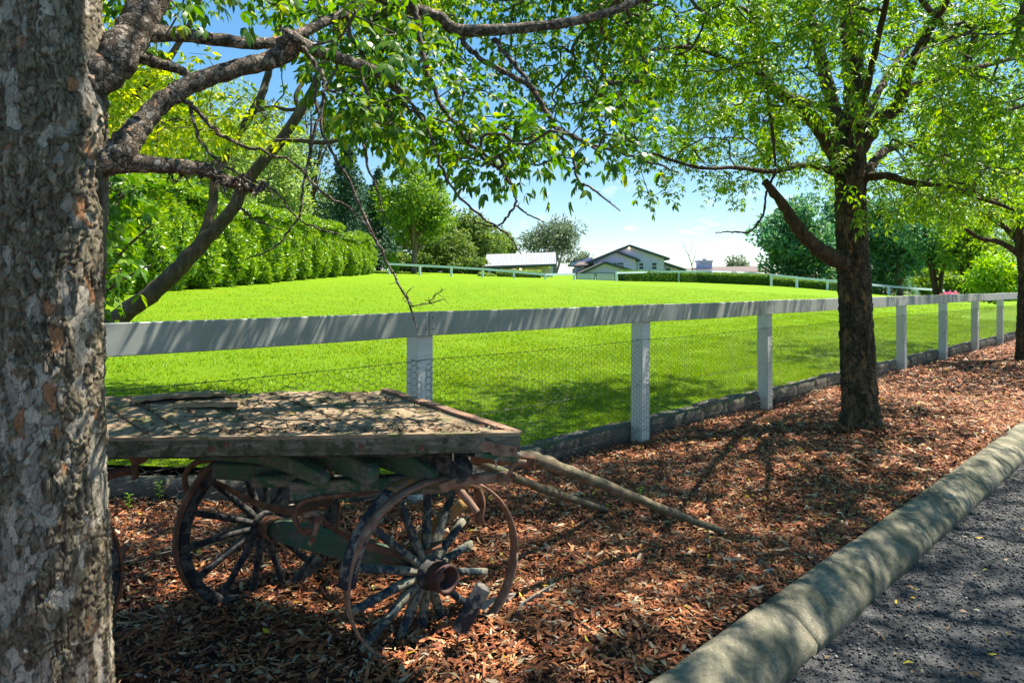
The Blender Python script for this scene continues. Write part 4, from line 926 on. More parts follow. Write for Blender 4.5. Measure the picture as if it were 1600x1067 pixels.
# ---- the tree standing in the mulch beyond the cart
LB = G(1345, 661); tB = tag(empty('elm_tree', LB), 'dark barked elm standing alone in the mulch with a sawn low limb', 'tree')
ZB = LB.y
PALB = [(.022, .016, .009), (.042, .03, .018), (.062, .046, .027), (.055, .05, .028), (.085, .064, .04), (.11, .085, .055), (.09, .07, .042), (.15, .10, .055), (.22, .12, .05)]
bark_trunk('trunk', [(0, 0, -.08, .235), (0, 0, .06, .19), (-.01, 0, .3, .168), (-.045, 0, 1.0, .148), (-.085, 0, 1.7, .142), (-.10, 0, 2.2, .138), (-.10, 0, 2.6, .14), (-.08, 0, 2.95, .115), (-.06, .02, 3.4, .095), (-.05, .1, 4.2, .09), (.0, .2, 5.2, .06)], 140, .009, PALB, .016, tB, (.016, .034), 4, fine_to=2.8, face=-2.0)
def bl(pts): return pxl([(x, y, ZB + dz, r * .74) for x, y, dz, r in pts])
skB = [bl(p) for p in (
    [(1318, 262, 0, 20), (1290, 215, -.05, 17), (1262, 180, -.15, 15), (1225, 150, -.3, 13), (1192, 118, -.5, 11), (1178, 40, -.8, 9), (1170, -60, -1.1, 7)],
    [(1322, 235, 0, 17), (1300, 160, .2, 14), (1280, 80, .5, 12), (1262, 0, .9, 9), (1240, -100, 1.3, 7)],
    [(1340, 235, 0, 18), (1372, 190, -.1, 15), (1403, 165, -.2, 14), (1418, 112, -.4, 12), (1445, 60, -.7, 9), (1480, 0, -1.0, 7), (1520, -80, -1.4, 5)],
    [(1412, 140, -.3, 9), (1460, 125, -.2, 7), (1530, 105, .1, 5.5), (1610, 85, .5, 4)],
    [(1345, 285, 0, 13), (1362, 258, .2, 10), (1385, 235, .6, 8), (1420, 225, 1.1, 6), (1480, 205, 1.8, 4)],
    [(1340, 278, 0, 11), (1385, 275, -.3, 8), (1425, 286, -.6, 7), (1470, 290, -.9, 6), (1520, 305, -1.1, 5), (1590, 330, -1.3, 3)],
    [(1310, 270, 0, 9), (1262, 258, -.3, 7), (1205, 268, -.5, 5.5), (1150, 262, -.8, 4.5), (1090, 262, -1.1, 3.6), (1020, 240, -1.5, 2.5)],
    [(1195, 120, -.5, 7), (1150, 100, -.9, 5.5), (1080, 75, -1.5, 4.5), (1000, 80, -2.1, 3)],
    [(1300, 180, .2, 8), (1240, 150, .9, 6), (1160, 140, 1.7, 5), (1080, 150, 2.3, 3.5)],
    [(1340, 215, 0, 9), (1352, 150, -.6, 7.5), (1372, 60, -1.4, 6.5), (1400, -60, -2.4, 5)],
    [(1345, 200, 0, 9), (1380, 130, .8, 7.5), (1430, 60, 1.8, 6), (1490, 10, 2.8, 4)],
    [(1440, 66, -.7, 6), (1500, 55, -1.2, 5), (1590, 30, -1.8, 3.5)],
    [(1470, 215, .5, 5), (1520, 195, .8, 5), (1600, 165, 1.0, 4), (1680, 150, 1.2, 3)],
    [(1170, -20, -1.0, 5), (1190, 90, -1.3, 4.4), (1205, 190, -1.3, 3.6), (1212, 260, -1.3, 2.4)],
)]
dead = [pxl([(x, y, ZB + dz, r * .9) for x, y, dz, r in p]) for p in ([(1322, 412, -.02, 16), (1300, 402, -.1, 14.5), (1272, 384, -.2, 12.5), (1244, 352, -.3, 11), (1222, 318, -.35, 8.5), (1195, 284, -.4, 6.5)],
    [(1212, 270, -1.0, 3), (1198, 300, -1.0, 2.4), (1192, 335, -1.0, 2.2), (1172, 362, -1.0, 2), (1140, 362, -1.0, 1.5), (1118, 364, -1.0, .8)])]
limbs(tB, rel(skB + dead, LB), 'dark_bark', 'limb', 10)
c0 = np.array([LB.x, LB.y, 4.6])
pB = np.concatenate([ellip(1350, c0 + np.array([1.25, -2.9, .9]), (2.5, 2.5, 1.2)), ellip(2700, c0 + np.array([-.2, -.4, .4]), (3.5, 3.6, 2.6)), np.stack([U(random.uniform(965, 1620), random.uniform(-60, 340), random.uniform(ZB - 2.2, ZB + 2.4)) for _ in range(2600)])])
xs, ys = proj(pB); off = (xs > 1680) | (ys < -70) | (pB[:, 1] < 3); pB = np.concatenate([clumped(pB[~off], 2.1, .0, 5.0), clumped(pB[off], 3.0, .12, 2.5)]); wB = -(FN.x * (pB[:, 0] - O.x) + FN.y * (pB[:, 1] - O.y)); pB = np.concatenate([pB[wB < 1.2], clumped(pB[wB >= 1.2], 1.6, .25, 1.2)]); pB = open_view(pB, BELOW_B); pB = pB[(np.hypot(pB[:, 0] - LB.x, pB[:, 1] - LB.y) > .45)]
xs, ys = proj(pB); pB = pB[~((xs > 1225) & (xs < 1450) & (ys > 60) & (ys < 320) & (pB[:, 1] < ZB + .3) & (rng.uniform(0, 1, len(pB)) < .72))]
pB = pB[~((pB[:, 1] < 3.0) & (pB[:, 2] < 3.4))]
grow(tB, rel(skB, LB), pB - np.array(LB), 'ash_leaf', 'twig', (.135, .060, .0205), 3, 6, False, .3, maxd=1.4)

# ---- the tree at the far end of the bed
LCc = fp(13.15, 1.12); tC = tag(empty('elm_tree', LCc), 'bright leaved elm farther along the mulch bed, past the lone dark elm', 'tree')
bark_trunk('trunk', [(0, 0, -.08, .17), (0, 0, .15, .14), (0, 0, .8, .115), (.02, 0, 1.6, .11), (-.05, 0, 2.2, .10), (-.1, 0, 3.0, .08), (-.1, 0, 4.2, .05)], 90, .018, PALB, .016, tC, (.02, .04), 6)
skC = [[(*(LCc + Vector(q)), r) for q, r in pl] for pl in (
    [((0, 0, 1.9), .08), ((-.5, -.1, 2.2), .07), ((-1.1, -.3, 2.3), .055), ((-1.8, -.6, 2.7), .035)], [((0, 0, 2.1), .08), ((-.4, .2, 2.7), .065), ((-.9, .3, 3.3), .05), ((-1.5, .4, 4.0), .03)],
    [((0, 0, 2.3), .08), ((.3, .1, 3.0), .06), ((.8, .2, 3.8), .04)], [((0, 0, 2.0), .06), ((-.6, -.6, 2.6), .05), ((-1.6, -1.2, 3.0), .035), ((-2.6, -1.6, 3.1), .02)],
    [((0, 0, 2.2), .06), ((-.5, .8, 3.0), .05), ((-1.4, 1.6, 3.4), .03)], [((-.1, 0, 3.0), .06), ((-.8, -.4, 4.0), .05), ((-1.6, -.9, 4.8), .03)])]
skC = [[(a_, b_, c_, r * .7) for a_, b_, c_, r in pl] for pl in skC]
limbs(tC, rel(skC, LCc), 'dark_bark', 'limb', 9)
pC = ellip(2200, (LCc.x - .3, LCc.y, 3.9), (3.3, 3.4, 2.3)); pC = clumped(pC, 1.5, -.15, 2.0); pC = pC[pC[:, 2] > 1.75]; pC = open_view(pC, [(1100, 300), (1400, 300), (1450, 345), (1530, 420), (1700, 440), (1700, 3000), (1100, 3000)])
grow(tC, rel(skC, LCc), pC - np.array(LCc), 'lime_leaf', 'twig', (.15, .075, .027), 2, 5, False, .3, maxd=1.5, sides=4)

# ---- two-stemmed leaning tree on the lawn side
LD = Vector((-4.05, 6.0, float(lawn_z(-4.05, 6.0)))); tD = tag(empty('leaning_tree', LD), 'slender tree leaning in two stems over the lawn behind the fence rail', 'tree')
skD = [[(*LD, .13)] + pxl([(118, 565, 6.0, 24), (182, 500, 6.0, 22), (253, 445, 6.0, 20), (303, 394, 6.05, 19), (354, 339, 6.1, 15), (395, 273, 6.15, 13.5), (440, 217, 6.2, 12.5), (486, 147, 6.3, 10.5), (503, 105, 6.4, 9), (530, 50, 6.5, 8), (545, -60, 6.6, 6)])] + [pxl(p) for p in (
    [(296, 402, 6.05, 13), (316, 372, 6.1, 12), (331, 324, 6.2, 11), (339, 273, 6.3, 10.5), (369, 217, 6.4, 10), (405, 157, 6.5, 9.5), (416, 125, 6.6, 8.5), (432, 60, 6.7, 7), (450, -60, 6.8, 5)],
    [(440, 217, 6.2, 7), (470, 220, 6.1, 5.5), (510, 223, 6.0, 5), (560, 212, 5.9, 4.4), (640, 200, 5.7, 3.5), (700, 190, 5.6, 2)],
    [(395, 175, 6.5, 5), (425, 168, 6.45, 4.6), (450, 172, 6.35, 4.4), (465, 170, 6.3, 4.4)], [(470, 175, 6.25, 6), (462, 150, 6.3, 5), (478, 120, 6.4, 4), (500, 60, 6.6, 3)],
    [(182, 200, 6.6, 10), (202, 157, 6.6, 9.5), (239, 123, 6.7, 9), (262, 95, 6.8, 8), (300, 30, 6.9, 6), (330, -60, 7, 4)], [(150, 420, 6.4, 12), (165, 300, 6.5, 11), (182, 200, 6.6, 10)])]
skD = [[(a_, b_, c_, r * .66) for a_, b_, c_, r in pl] for pl in skD]
limbs(tD, rel(skD, LD), 'stem_bark', 'stem', 12, .02)
pD = np.stack([U(random.uniform(150, 700), random.uniform(-160, 225), random.uniform(5.2, 8.2)) for _ in range(1900)])
xs, ys = proj(pD); pD = pD[(ys < 200 - .00016 * (xs - 330) ** 2 + 30)]; pD = clumped(pD, 1.3, -.1, 4.0)
xs, ys = proj(pD); pD = pD[~((xs > 455) & (xs < 640) & (ys > 120) & (rng.uniform(0, 1, len(pD)) < .75))]
pD = np.concatenate([pD, ellip(500, (-2.4, 7.0, 5.4), (2.8, 1.8, 1.2))])
grow(tD, rel(skD, LD), pD - np.array(LD), 'yellow_leaf', 'twig', (.15, .075, .027), 2, 5, False, .3, maxd=1.3, sides=4)

# ---- leafy sapling between trunk and fence
LE = Vector((-2.75, 4.4, -.01)); tE = tag(empty('sapling', LE), 'bushy sapling with large glossy leaves growing behind the flaking trunk', 'sapling')
skE = [[(*LE, .025), (*U(120, 560, 4.4), .022), (*U(140, 420, 4.35), .018), (*U(175, 330, 4.3), .013), (*U(215, 285, 4.3), .007)], [(*U(130, 480, 4.4), .014), (*U(180, 445, 4.3), .01), (*U(235, 415, 4.25), .006)], [(*U(135, 450, 4.4), .012), (*U(200, 385, 4.35), .009), (*U(240, 350, 4.3), .005)]]
limbs(tE, rel(skE, LE), 'twig', 'stem', 7, .03)
pE = np.stack([U(random.triangular(120, 305, 185), random.uniform(268, 470), random.uniform(4.05, 4.8)) for _ in range(330)])
xs, ys = proj(pE); lim = np.interp(ys, [268, 300, 340, 380, 410, 430, 450, 470], [195, 205, 160, 175, 195, 165, 145, 130]); pE = pE[xs < lim]
grow(tE, rel(skE, LE), pE - np.array(LE), 'sapling_leaf', 'twig', (.17, .085, .036), 2, 3, True, .35, maxd=.9)

# ================================================================== FAR SIDE OF THE LAWN
# hedge of tall shrubs
def shell_leaves(n, size, lump_seed, rx, rz, sq=3.0):
    """leaves on and just under a lumpy rounded column of half-width rx and height rz (base at 0)"""
    th = rng.uniform(0, 2 * np.pi, n); h = rng.uniform(0, 1, n) ** .9
    pr = (1 - np.abs(2 * h - .86) ** sq * .75).clip(.12, 1); pr = np.where(h > .86, np.sqrt(np.clip(1 - ((h - .86) / .145) ** 2, .02, 1)), pr * .97)
    lump = 1 + .14 * np.sin(th * 3 + lump_seed + h * 7) + .10 * np.sin(th * 5 - h * 13 + lump_seed * 2) + .06 * np.sin(h * 23 + th * 7)
    depth = 1 - np.abs(rng.normal(0, .07, n)); r = rx * pr * lump * depth
    P = np.stack([r * np.cos(th), r * np.sin(th), h * rz], -1); Nn = unit(np.stack([np.cos(th), np.sin(th), .15 + 1.2 * np.clip(h - .75, 0, 1) * 3], -1))
    D = unit(Nn * .55 + np.array([0, 0, .35]) + rng.normal(0, .55, (n, 3))); Up = unit(Nn + rng.normal(0, .4, (n, 3)))
    return leaf_mesh(P, D, Up, size * rng.uniform(.7, 1.35, n), size * .5 * rng.uniform(.8, 1.2, n), False)
def core(rx, rz, seed, sc=.86):
    nu, nv = 20, 14; T, Hh = np.meshgrid(np.linspace(0, 2 * np.pi, nu, False), np.linspace(0, 1, nv)); pr = (1 - np.abs(2 * Hh - .86) ** 3 * .75).clip(.1, 1); pr = np.where(Hh > .9, np.sqrt(np.clip(1 - ((Hh - .86) / .15) ** 2, .0, 1)), pr)
    lump = 1 + .10 * np.sin(T * 3 + seed + Hh * 7) + .08 * np.sin(T * 5 - Hh * 13 + seed * 2); r = rx * pr * lump * sc
    V = np.stack([r * np.cos(T), r * np.sin(T), Hh * rz * .97], -1).reshape(-1, 3); i = np.arange(nu * nv).reshape(nv, nu); j = np.roll(i, -1, 1)
    return V, np.stack([i[:-1], j[:-1], j[1:], i[1:]], -1).reshape(-1, 4)
bases = []
for s_ in range(3):
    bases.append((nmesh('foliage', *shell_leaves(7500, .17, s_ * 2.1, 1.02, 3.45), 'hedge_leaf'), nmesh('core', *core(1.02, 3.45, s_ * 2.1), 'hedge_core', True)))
hx = [(-12.6 + random.uniform(-.2, .2), 16.0 + 2.15 * k, max(.9, 1.22 - .016 * k) * random.uniform(.95, 1.06)) for k in range(21)]
for i, (x, y, s_) in enumerate(hx):
    root = empty('hedge_shrub', (x + random.uniform(-.15, .15), y, float(lawn_z(x, y)) - .05)); f_, c_ = bases[i % 3]
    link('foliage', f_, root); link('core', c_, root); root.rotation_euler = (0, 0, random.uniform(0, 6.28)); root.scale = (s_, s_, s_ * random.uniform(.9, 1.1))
    tag(root, 'glossy green shrub at the end of the tall hedge, meeting the white rail fence' if i == len(hx) - 1 else 'glossy green shrub within the row of the tall unclipped hedge along the lawn', 'shrub', 'shrubs of the tall hedge')

# general far tree
def far_tree(name, label, x, ytop, ybase, wpx, Z, leafm, n=7000, size=.3, trunk='far_bark', shape='round', clumps=26, seed=0, group=None, zbase=None, stems=1, trunk_h=.3, dens=.42, cat='tree'):
    n = int(n * .74); size = size * 1.12; r_ = np.random.default_rng(seed + 100); b_ = U(x, ybase, Z); top = U(x, ytop, Z).z
    g = max(min(float(lawn_z(b_.x, Z)), b_.z + .4), -.6) - .1 if zbase is None else zbase
    Ht = top - g; Wd = wpx * Z / F / 2; root = tag(empty(name, (b_.x, Z, g)), label, cat, group)
    cs = []
    for k in range(clumps):
        if shape == 'cone':
            h = (k + .5) / clumps; rr = Wd * (1 - h) ** .8 * .95 + .06 * Wd; c = (r_.normal(0, rr * .35), r_.normal(0, rr * .35), Ht * (trunk_h * .2 + (1 - trunk_h * .2) * h * .97)); cr_ = np.array([rr * .8 + .1, rr * .8 + .1, Ht * .09])
        else:
            v = unit(r_.normal(0, 1, 3)) * r_.uniform(.25, 1) ** .5; lo = trunk_h * Ht; mid = (lo + Ht) / 2
            c = (v[0] * Wd * .72, v[1] * Wd * .72, mid + v[2] * (Ht - lo) * .40); q = r_.uniform(.2, .36); cr_ = np.array([Wd * q, Wd * q, min(Wd * q * .8, (Ht - lo) * .2)])
            if shape == 'gum': cr_ = cr_ * .95
        cs.append((np.array(c), cr_))
    per = n // clumps; P, Nn = [], []
    for c, cr_ in cs:
        v = unit(r_.normal(0, 1, (per, 3))); rad = 1 - np.abs(r_.normal(0, .22, (per, 1))); P.append(c + v * rad * cr_); Nn.append(v)
    P = np.concatenate(P); Nn = np.concatenate(Nn); m_ = len(P)
    D = unit(Nn * .5 + r_.normal(0, .6, (m_, 3)) - np.array([0, 0, .25 if shape == 'gum' else .0])); Up = unit(Nn + np.array([0, 0, .5]) + r_.normal(0, .5, (m_, 3)))
    k_ = .28 if shape in ('gum',) else .5
    V, Fc = leaf_mesh(P, D, Up, size * r_.uniform(.6, 1.4, m_), size * k_ * r_.uniform(.8, 1.2, m_), False); V[:, 2] = np.maximum(V[:, 2], .02)
    link('crown', nmesh('crown', V, Fc, leafm), root)
    tb = MB(); r0 = max(.06, Ht * .022)
    for s in range(stems):
        ang = 2 * math.pi * s / max(stems, 1) + seed; sx = (.0 if stems == 1 else Wd * .35)
        pts = [(0.1 * math.cos(ang) * (stems > 1), .1 * math.sin(ang) * (stems > 1), 0, r0), (sx * .4 * math.cos(ang) + .03 * Ht * math.sin(seed), sx * .4 * math.sin(ang), Ht * .35, r0 * .75), (sx * math.cos(ang), sx * math.sin(ang), Ht * .7, r0 * .45), (sx * 1.2 * math.cos(ang), sx * 1.2 * math.sin(ang), Ht * .88, r0 * .12)]
        Pp = spline(pts, 5); tb.tube([Vector(q[:3]) for q in Pp], list(Pp[:, 3]), 8)
    if shape != 'cone':
        for c, cr_ in cs[::2]:
            h0 = max(.12 * Ht, c[2] - .35 * Ht * r_.uniform(.5, 1)); a0 = Vector((0, 0, h0)); tb.tube([a0, a0.lerp(Vector(c), .5) + Vector((0, 0, -.02 * Ht)), Vector(c)], [r0 * .35, r0 * .25, r0 * .08], 5)
    tb.build('trunk', trunk, root, True); return root
ft = far_tree
GB = 'trees behind the tall hedge'
ft('wattle_tree', 'pale feathery wattle spilling over the tall hedge behind the leaning stems', 330, 105, 430, 230, 40, 'wattle_leaf', 13000, .28, clumps=46, seed=1, group=GB, trunk_h=.18)
ft('wattle_tree', 'yellow green wattle between the leaning stems and the dark cypress', 432, 175, 420, 150, 52, 'wattle_leaf', 10000, .3, clumps=40, seed=2, group=GB, trunk_h=.15)
ft('broad_tree', 'dense green tree rising behind the flaking trunk and the hedge', 215, 60, 440, 230, 36, 'mid_leaf', 11000, .26, clumps=44, seed=3, group=GB, trunk_h=.2)
ft('gum_tree', 'thin dark stemmed gum tree standing behind the wattles', 486, 140, 420, 110, 66, 'gum_leaf', 1500, .34, clumps=16, seed=4, group=GB, trunk_h=.5, trunk='dark_bark')
ft('cypress_tree', 'tall dark blue green cypress behind the end of the hedge', 541, 226, 425, 92, 72, 'cypress_leaf', 9000, .36, shape='cone', clumps=30, seed=5, group=GB)
ft('cypress_tree', 'smaller dark cypress tucked beside the tall cypress', 592, 268, 425, 66, 76, 'cypress_leaf', 6000, .36, shape='cone', clumps=24, seed=6, group=GB)
ft('broad_tree', 'bright green tree with a reddish trunk above the end of the hedge', 646, 232, 428, 150, 68, 'mid_leaf', 13000, .36, clumps=44, seed=7, group=GB, trunk='far_bark', trunk_h=.2)
ft('willow_tree', 'olive green willowy tree beside the carport roof', 738, 330, 428, 122, 82, 'willow_leaf', 11000, .38, clumps=40, seed=8, group=GB, trunk_h=.05)
ft('willow_tree', 'low olive bush behind the white fence near the carport', 700, 345, 430, 100, 76, 'willow_leaf', 5000, .36, clumps=26, seed=9, group=GB, trunk_h=.02)
for k, (x, yt, wp, Z, lf, lab) in enumerate(((575, 275, 120, 84, 'cypress_leaf', 'dark understorey tree between the cypresses and the bright green tree'), (615, 290, 120, 88, 'willow_leaf', 'olive understorey tree showing through under the bright green crown'), (680, 300, 130, 96, 'mid_leaf', 'green tree behind the reddish trunk'), (775, 358, 80, 104, 'willow_leaf', 'olive tree reaching behind the carport ridge'), (400, 120, 170, 74, 'gum_leaf', 'tall grey green gum rising over the wattles'), (515, 270, 150, 96, 'willow_leaf', 'shadowy tree filling the gap behind the cypresses'))):
    ft('broad_tree', lab, x, yt, 430, wp, Z, lf, 9000, .5, clumps=44, seed=40 + k, group=GB, trunk_h=.03)
for k, (x, yt, wp, lab) in enumerate(((632, 396, 56, 'dark shrub under the reddish trunked tree by the end of the hedge'), (668, 392, 62, 'dark rounded shrub behind the white fence under the bright green tree'), (704, 398, 62, 'dark shrub behind the white fence below the olive bush'), (742, 402, 60, 'dark shrub tucked between the olive trees and the carport'))):
    ft('shrub', lab, x, yt, 432, wp, 74, 'willow_leaf', 3600, .32, clumps=24, seed=80 + k, group=GB, trunk_h=.0, cat='shrub')
ft('yellow_shrub', 'small yellow green shrub at the end of the tall hedge', 612, 393, 430, 34, 66, 'lime_leaf', 1500, .24, clumps=10, seed=10, trunk_h=.02, cat='shrub')
ft('gum_tree', 'spreading grey green gum tree between the carport and the house', 866, 338, 437, 124, 104, 'gum_leaf', 5600, .62, clumps=34, seed=14, stems=4, trunk='pale_bark', trunk_h=.26, shape='gum')
ft('gum_tree', 'small grey green gum beside the left end of the house roof'.replace('left end', 'low end'), 905, 392, 437, 44, 100, 'gum_leaf', 1200, .5, clumps=12, seed=12, stems=2, trunk='pale_bark', trunk_h=.3, shape='gum')
ft('gum_tree', 'distant sparse tree showing over the brown tiled roof', 1152, 396, 440, 48, 125, 'gum_leaf', 1200, .7, clumps=12, seed=13, stems=2, trunk='far_bark', trunk_h=.35, shape='gum')
GR = 'large trees beyond the far end of the lawn'
ft('broad_tree', 'big rounded blue green tree behind the white fence and clipped hedge', 1243, 292, 458, 148, 78, 'blue_leaf', 14000, .48, clumps=56, seed=15, group=GR, zbase=.2, trunk_h=.08)
ft('broad_tree', 'dense blue green tree hidden partly by the lone dark elm', 1330, 285, 458, 130, 82, 'blue_leaf', 11000, .48, clumps=46, seed=16, group=GR, zbase=0, trunk_h=.08)
ft('broad_tree', 'broad blue green tree just past the lone dark elm', 1408, 278, 458, 150, 76, 'blue_leaf', 13000, .48, clumps=52, seed=17, group=GR, zbase=0, trunk_h=.1)
ft('shade_tree', 'dark trunked tree with forking limbs beyond the lawn', 1466, 318, 462, 140, 60, 'blue_leaf', 6500, .34, clumps=34, seed=18, group=GR, zbase=-.2, trunk='dark_bark', trunk_h=.38, stems=3)
ft('shade_tree', 'second dark trunked tree with spreading crown beyond the lawn', 1512, 330, 464, 120, 56, 'mid_leaf', 5500, .32, clumps=30, seed=19, group=GR, zbase=-.2, trunk='dark_bark', trunk_h=.36, stems=3)
ft('lime_tree', 'lime green low branched tree behind the end of the fence', 1560, 395, 466, 110, 47, 'lime_leaf', 6500, .26, clumps=34, seed=20, group=GR, zbase=-.2, trunk_h=.1)
ft('broad_tree', 'tall green tree closing the view past the lime green tree', 1640, 250, 470, 260, 85, 'mid_leaf', 12000, .5, clumps=50, seed=21, group=GR, zbase=-.2, trunk_h=.05)
ft('broad_tree', 'distant green tree between the dark trunked trees', 1490, 380, 458, 150, 105, 'mid_leaf', 6000, .55, clumps=34, seed=22, group=GR, zbase=-.3, trunk_h=.03)
for k, (x, yt, wp, Z, lf, lab) in enumerate(((1320, 405, 90, 74, 'blue_leaf', 'dark shrub mass under the blue green trees next to the clipped hedge'), (1385, 412, 100, 80, 'blue_leaf', 'rounded dark shrub behind the bend of the white fence'), (1440, 416, 90, 82, 'mid_leaf', 'green shrub behind the forked dark trunks'), (1500, 425, 90, 70, 'mid_leaf', 'leafy shrub between the dark trunked trees and the lime tree'), (1560, 420, 110, 76, 'willow_leaf', 'olive shrub screening the end of the garden'), (1278, 330, 120, 88, 'blue_leaf', 'blue green tree behind the big rounded tree'), (1370, 300, 130, 95, 'blue_leaf', 'tall blue green tree set back behind the lone elm'), (1450, 300, 160, 98, 'mid_leaf', 'wide green tree set back behind the forked trunks'), (1540, 310, 160, 100, 'blue_leaf', 'wide blue green tree set back behind the lime tree'))):
    ft('shrub' if k < 5 else 'broad_tree', lab, x, yt, 460, wp, Z, lf, 5200, .42 if k > 4 else .34, clumps=36, seed=60 + k, group=GR, zbase=-.2, trunk_h=.02, cat='shrub' if k < 5 else 'tree')
# flowering bushes by the far end of the near fence
fb = tag(empty('flower_bush', tuple(U(1484, 474, 43))), 'low bush with pink flowers at the far edge of the lawn', 'flowers')
P = ellip(700, (0, 0, .25), (.75, .6, .4)); link('foliage', nmesh('foliage', *leaf_mesh(P, unit(rng.normal(0, 1, P.shape)), unit(rng.normal(0, 1, P.shape)), np.full(700, .16), np.full(700, .09), False), 'mid_leaf'), fb)
P = ellip(300, (0, 0, .36), (.75, .6, .38)); link('blossom', nmesh('blossom', *leaf_mesh(P, unit(rng.normal(0, 1, P.shape)), unit(rng.normal(0, 1, P.shape)), np.full(300, .17), np.full(300, .15), False), 'pink_petal'), fb)
fb2 = tag(empty('green_bush', tuple(U(1504, 474, 43))), 'small lime green bush beside the pink flowers', 'bush')
P = ellip(500, (0, 0, .2), (.5, .5, .35)); link('foliage', nmesh('foliage', *leaf_mesh(P, unit(rng.normal(0, 1, P.shape)), unit(rng.normal(0, 1, P.shape)), np.full(500, .15), np.full(500, .08), False), 'lime_leaf'), fb2)

# ---- far white fence, two runs with the gates between
def far_fence(posts, label):
    P = []
    for x, yr, yb, Z in posts:
        if Z is None:                                 # stand it where the lawn meets its foot
            zz = np.linspace(30, 95, 400); X = (x - PX) / F * zz; yy = PY - F * (lawn_z(X, zz) - H) / zz; Z = float(zz[np.argmin(np.abs(yy - yb))])
        P.append((U(x, yb, Z), U(x, yr, Z).z))
    root = tag(empty('paddock_fence', (P[0][0].x, P[0][0].y, P[0][0].z)), label, 'fence', 'white rail fences across the top of the lawn'); L0 = root.location.copy()
    for b_, zt in P:
        mb = MB(); mb.box((0, 0, (zt - b_.z) / 2 - .2), (.09, .09, (zt - b_.z) / 2 + .2)); o = mb.build('post', 'far_white', root, bevel=.01); o.location = b_ - L0
    for (b0, z0), (b1, z1) in zip(P[:-1], P[1:]):
        a = Vector((b0.x, b0.y - .12, z0 - .09)) - L0; c = Vector((b1.x, b1.y - .12, z1 - .09)) - L0; d = (c - a).normalized()
        mb = MB(); mb.strap([a, a.lerp(c, .5), c - d * .01], .05, .19, d.cross(Vector((0, 0, 1)))); mb.build('rail', 'far_white', root)
    return P
far_fence([(608, 411, 429, None), (656, 413.5, 430.5, None), (705, 416, 432, None), (754, 419, 433.5, None), (803, 423, 435, None), (852, 427.5, 436.5, None), (897, 427, 437.5, None)], 'white rail fence running down from the tall hedge to the gates')
far_fence([(963, 425, 439.5, None), (1012, 424, 440, None), (1060, 423, 441, None), (1111, 423, 442.5, None), (1162, 424.5, 444.5, None), (1205, 428.5, 447, None), (1245, 432.5, 450, None), (1293, 437, 454, None), (1340, 441.5, 460, 57), (1389, 446, 462, 60), (1433, 449.5, 464, 63), (1474, 452.5, 466, 67)], 'white rail fence in front of the clipped hedge, bending away past the lone elm')
# gates
for x0, x1, lab in ((900, 930, 'grey panelled gate leaf next to the carport side post'), (931, 961, 'grey panelled gate leaf next to the clipped hedge')):
    Z = 66; root = tag(empty('gate', tuple(U(x0, 442, Z))), lab, 'gate', 'pair of grey gates at the top of the lawn'); L0 = root.location.copy()
    a = U(x0, 442, Z) - L0; b_ = U(x1, 426.5, Z) - L0; wv = b_.x - a.x; n = 8
    for k in range(n):
        mb = MB(); mb.box((wv * (k + .5) / n, 0, b_.z / 2), (wv / n / 2 - .008, .02, b_.z / 2 - .05)); mb.build('panel', 'gate_panel', root)
    mb = MB()
    for z in (.03, b_.z - .03): mb.box((wv / 2, 0, z), (wv / 2, .03, .03))
    for x in (.03, wv - .03): mb.box((x, 0, b_.z / 2), (.03, .033, b_.z / 2))
    mb.build('gate_frame', 'iron', root)
# clipped hedges
def clipped(p0, p1, h_, d_, label, m='clip_leaf', n=9000, size=.13):
    p0, p1 = Vector(p0), Vector(p1); L_ = (p1 - p0).length; root = tag(empty('clipped_hedge', p0), label, 'hedge')
    ax = (p1 - p0).normalized(); sd_ = Vector((0, 0, 1)).cross(ax).normalized(); P = rng.uniform(0, 1, (n, 3)); f_ = rng.integers(0, 4, n)
    P[f_ == 0, 1] = 0; P[f_ == 1, 1] = 0; P[f_ == 2, 2] = 1; P[f_ == 3, 1] = 1; nr = np.where((f_ == 2)[:, None], [[0, 0, 1.]], np.where((f_ == 3)[:, None], [list(sd_)], [list(-sd_)]))
    Q = P[:, :1] * L_ * np.array(ax) + (P[:, 1:2] - .5) * d_ * np.array(sd_) + np.stack([0 * P[:, 0], 0 * P[:, 0], P[:, 2] * h_], -1) + nr * rng.normal(-.03, .06, (n, 1)) - np.array(sd_) * 0
    D = unit(nr * .6 + rng.normal(0, .6, (n, 3))); V, Fc = leaf_mesh(Q, D, unit(nr + rng.normal(0, .4, (n, 3))), size * rng.uniform(.7, 1.3, n), size * .55 * rng.uniform(.8, 1.2, n), False)
    link('foliage', nmesh('foliage', V, Fc, m), root)
    mb = MB(); mb.box(Vector((ax * L_ / 2).to_tuple()) + Vector((0, 0, h_ / 2 - .05)), (L_ / 2 - .05, d_ / 2 - .07, h_ / 2 - .07), Matrix((ax, sd_, Vector((0, 0, 1)))).transposed()); mb.build('core', 'hedge_core', root)
def foot(x, yb, dz=1.6):
    zz = np.linspace(30, 95, 400); X = (x - PX) / F * zz; yy = PY - F * (lawn_z(X, zz) - H) / zz; Z = float(zz[np.argmin(np.abs(yy - yb))]) + dz; q = U(x, yb, Z); q.z -= .15; return q
for a, b_ in (((970, 439.6), (1090, 442)), ((1090, 442), (1205, 447)), ((1205, 447), (1305, 455))):
    p0, p1 = foot(*a), foot(*b_); p1.y = p1.y if b_[0] > 1200 else p1.y
    clipped(p0, p1, 1.15 if a[0] < 1200 else .95, 1.2, {970: 'clipped green hedge behind the white fence, next to the gates', 1090: 'clipped green hedge behind the white fence below the brown tiled roof', 1205: 'clipped dark hedge under the big rounded tree'}[a[0]])
